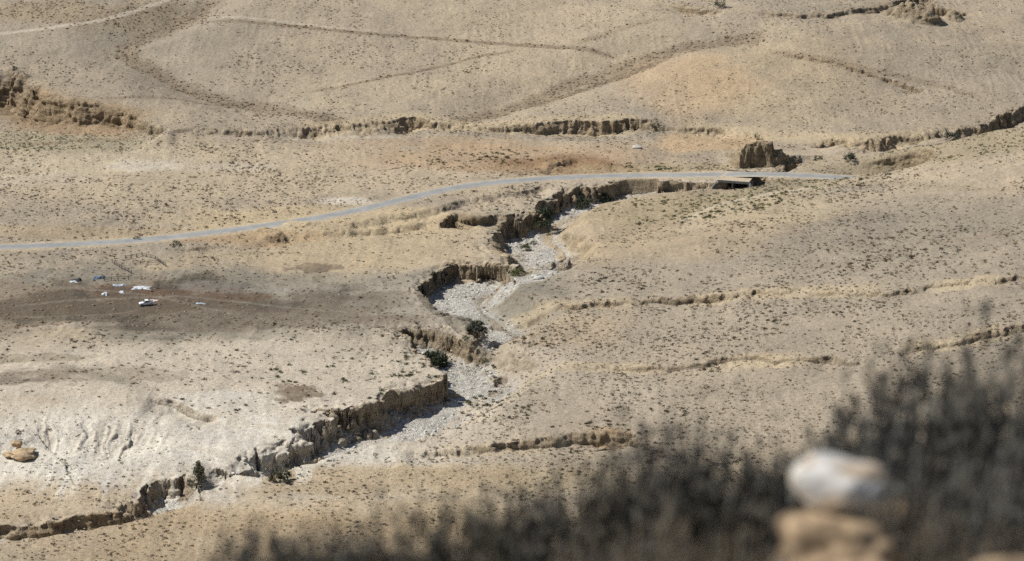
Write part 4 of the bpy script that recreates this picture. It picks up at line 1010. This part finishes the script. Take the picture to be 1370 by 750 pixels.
FS = [  # photo position of the crown top, distance, width scale, label
 (1172, 560, 9.6, .36, 'dark blurred shrub rising right behind the white rock'),
 (1255, 482, 10.4, .55, 'tallest dark blurred shrub near the right edge'),
 (1345, 485, 9.8, .55, 'tall dark blurred shrub cut by the right edge'),
 (1300, 610, 8.8, .45, 'nearer dark shrub in front of the tallest one'),
 (1222, 668, 8.6, .30, 'low dry brown shrub right of the white rock'),
 (1395, 650, 8.5, .45, 'nearest shrub cut by the right edge, lower one'),
 (905, 574, 10.6, .34, 'blurred shrub with a peaked top left of the white rock'),
 (985, 596, 10.2, .38, 'dense blurred shrub between the peaked one and the white rock'),
 (850, 606, 10.0, .34, 'blurred shrub left of the peaked one'),
 (1045, 612, 10.8, .34, 'blurred shrub just behind the left side of the white rock'),
 (945, 685, 8.8, .32, 'low dry brown shrub in front of the dense one left of the rock'),
 (770, 640, 10.2, .34, 'mid height blurred shrub in the middle of the bottom edge'),
 (690, 655, 10.6, .32, 'thin blurred shrub at the centre of the bottom edge'),
 (612, 676, 10.2, .32, 'thin blurred shrub left of centre at the bottom edge'),
 (525, 697, 10.0, .30, 'small blurred shrub third from the left at the bottom edge'),
 (445, 704, 10.4, .30, 'small blurred shrub second from the left at the bottom edge'),
 (350, 706, 10.2, .30, 'leftmost low blurred shrub at the bottom edge'),
 (1030, 730, 7.8, .20, 'low brown twigs at the left foot of the tan rock'),
 (880, 690, 8.9, .30, 'dry brown shrub below the peaked one'),
 (1300, 690, 8.2, .3, 'dry brown shrub low at the right corner'),
 (800, 722, 8.8, .30, 'lowest dry shrub in front at the bottom middle'),
]
for i, (px, py, d, ws, lab) in enumerate(FS):
    dry = lab.startswith(('low', 'dry'))
    tp = nearp(px, py, d); g = gnear(tp.x, tp.y); hh = max(tp.z - g, .25)
    o = empty('foreground_shrub', (tp.x, tp.y, g), i * 2.1); tag(o, lab, 'shrub', 'blurred shrubs in the foreground')
    a = bpy.data.objects.new('twigs', FM[3 if dry else i % 3][0]); COL.objects.link(a); a.parent = o
    b_ = bpy.data.objects.new('leaves', FM[3 if dry else i % 3][1]); COL.objects.link(b_); b_.parent = o
    s = hh / .97; w = ws * 1.12
    a.scale = b_.scale = (w, w, s)
def rock_mat(name, c1, c2, th):
    m, nt, b = mat(name); tc = nt.nodes.new('ShaderNodeTexCoord').outputs['Object']
    c = mix(nt, ramp(nt, noise(nt, tc, 7, 5, .6), [(th - .04, 0), (th + .04, 1)]), c1, c2)
    c = mix(nt, 1.0, c, ramp(nt, noise(nt, tc, 25, 4, .6), [(.3, .85), (.7, 1.1)]), 'MULTIPLY')
    nt.links.new(c, b.inputs['Base Color']); bump(nt, b, noise(nt, tc, 12, 5, .6), .5, .02); return m
m_wr = rock_mat('white_lichen_rock', (.36, .28, .20), (.47, .46, .44), .47); m_tr = rock_mat('tan_near_rock', (.16, .115, .075), (.36, .265, .17), .47)
p = nearp(1120, 648, 8.4); rock('white_rock', 'blurred white rock with rusty patches resting on a tan rock', p, (.138, .115, .085), m_wr, 803, 5, .13, rz=2.6)
p = nearp(1104, 724, 8.4); rock('tan_rock', 'blurred tan rock holding up the white rock', p + Vector((.0, -.10, -.035)), (.215, .19, .14), m_tr, 811, 5, .24)
p = nearp(1352, 792, 7.6); rock('tan_rock', 'blurred tan rock in the bottom right corner', p, (.16, .12, .08), m_tr, 809, 3, .2)
p = nearp(1207, 632, 9.0); 
p = nearp(1205, 690, 9.0); rock('tan_rock', 'small pale stone among twigs right of the white rock', p, (.05, .05, .05), m_tr, 813, 3, .2)

# ------------------------------------------------------------------ light, camera
SUN_EL = R(50); SUN_AZ = R(173)   # azimuth in the x-y plane of the direction towards the sun: from the left, slightly beyond
sd_ = Vector((math.cos(SUN_EL) * math.cos(SUN_AZ), math.cos(SUN_EL) * math.sin(SUN_AZ), math.sin(SUN_EL)))
sl_ = bpy.data.lights.new('sun', 'SUN'); sl_.energy = 4.7; sl_.angle = R(.53); sl_.color = (1, .965, .89)
so = bpy.data.objects.new('sun', sl_); COL.objects.link(so); so.rotation_euler = (-sd_).to_track_quat('-Z', 'Y').to_euler()
w = bpy.data.worlds.new('World'); sc.world = w; w.use_nodes = True; nt = w.node_tree
sky = nt.nodes.new('ShaderNodeTexSky'); sky.sky_type = 'NISHITA'; sky.sun_disc = False; sky.sun_elevation = SUN_EL; sky.sun_rotation = math.pi / 2 - SUN_AZ
nt.links.new(sky.outputs[0], nt.nodes['Background'].inputs[0]); nt.nodes['Background'].inputs[1].default_value = .064
cd = bpy.data.cameras.new('camera'); co = bpy.data.objects.new('camera', cd); COL.objects.link(co)
co.location = (0, 0, H); co.rotation_euler = (math.pi / 2 - PITCH, 0, 0)
cd.sensor_width = 36; cd.lens = 18 / math.tan(HF / 2); cd.clip_start = .1; cd.clip_end = 9000
cd.dof.use_dof = True; cd.dof.focus_distance = 900; cd.dof.aperture_fstop = 2.1
sc.camera = co
sc.view_settings.view_transform = 'Standard'; sc.view_settings.look = 'None'; sc.view_settings.gamma = 1; sc.view_settings.exposure = .28; sc.view_settings.use_curve_mapping = False
sc.cycles.use_denoising = False
sc.cycles.max_bounces = 4; sc.cycles.diffuse_bounces = 2; sc.cycles.use_adaptive_sampling = False
sc.cycles.pixel_filter_type = 'BLACKMAN_HARRIS'
print('done', round(time.time() - T0, 1), len(bpy.data.objects))
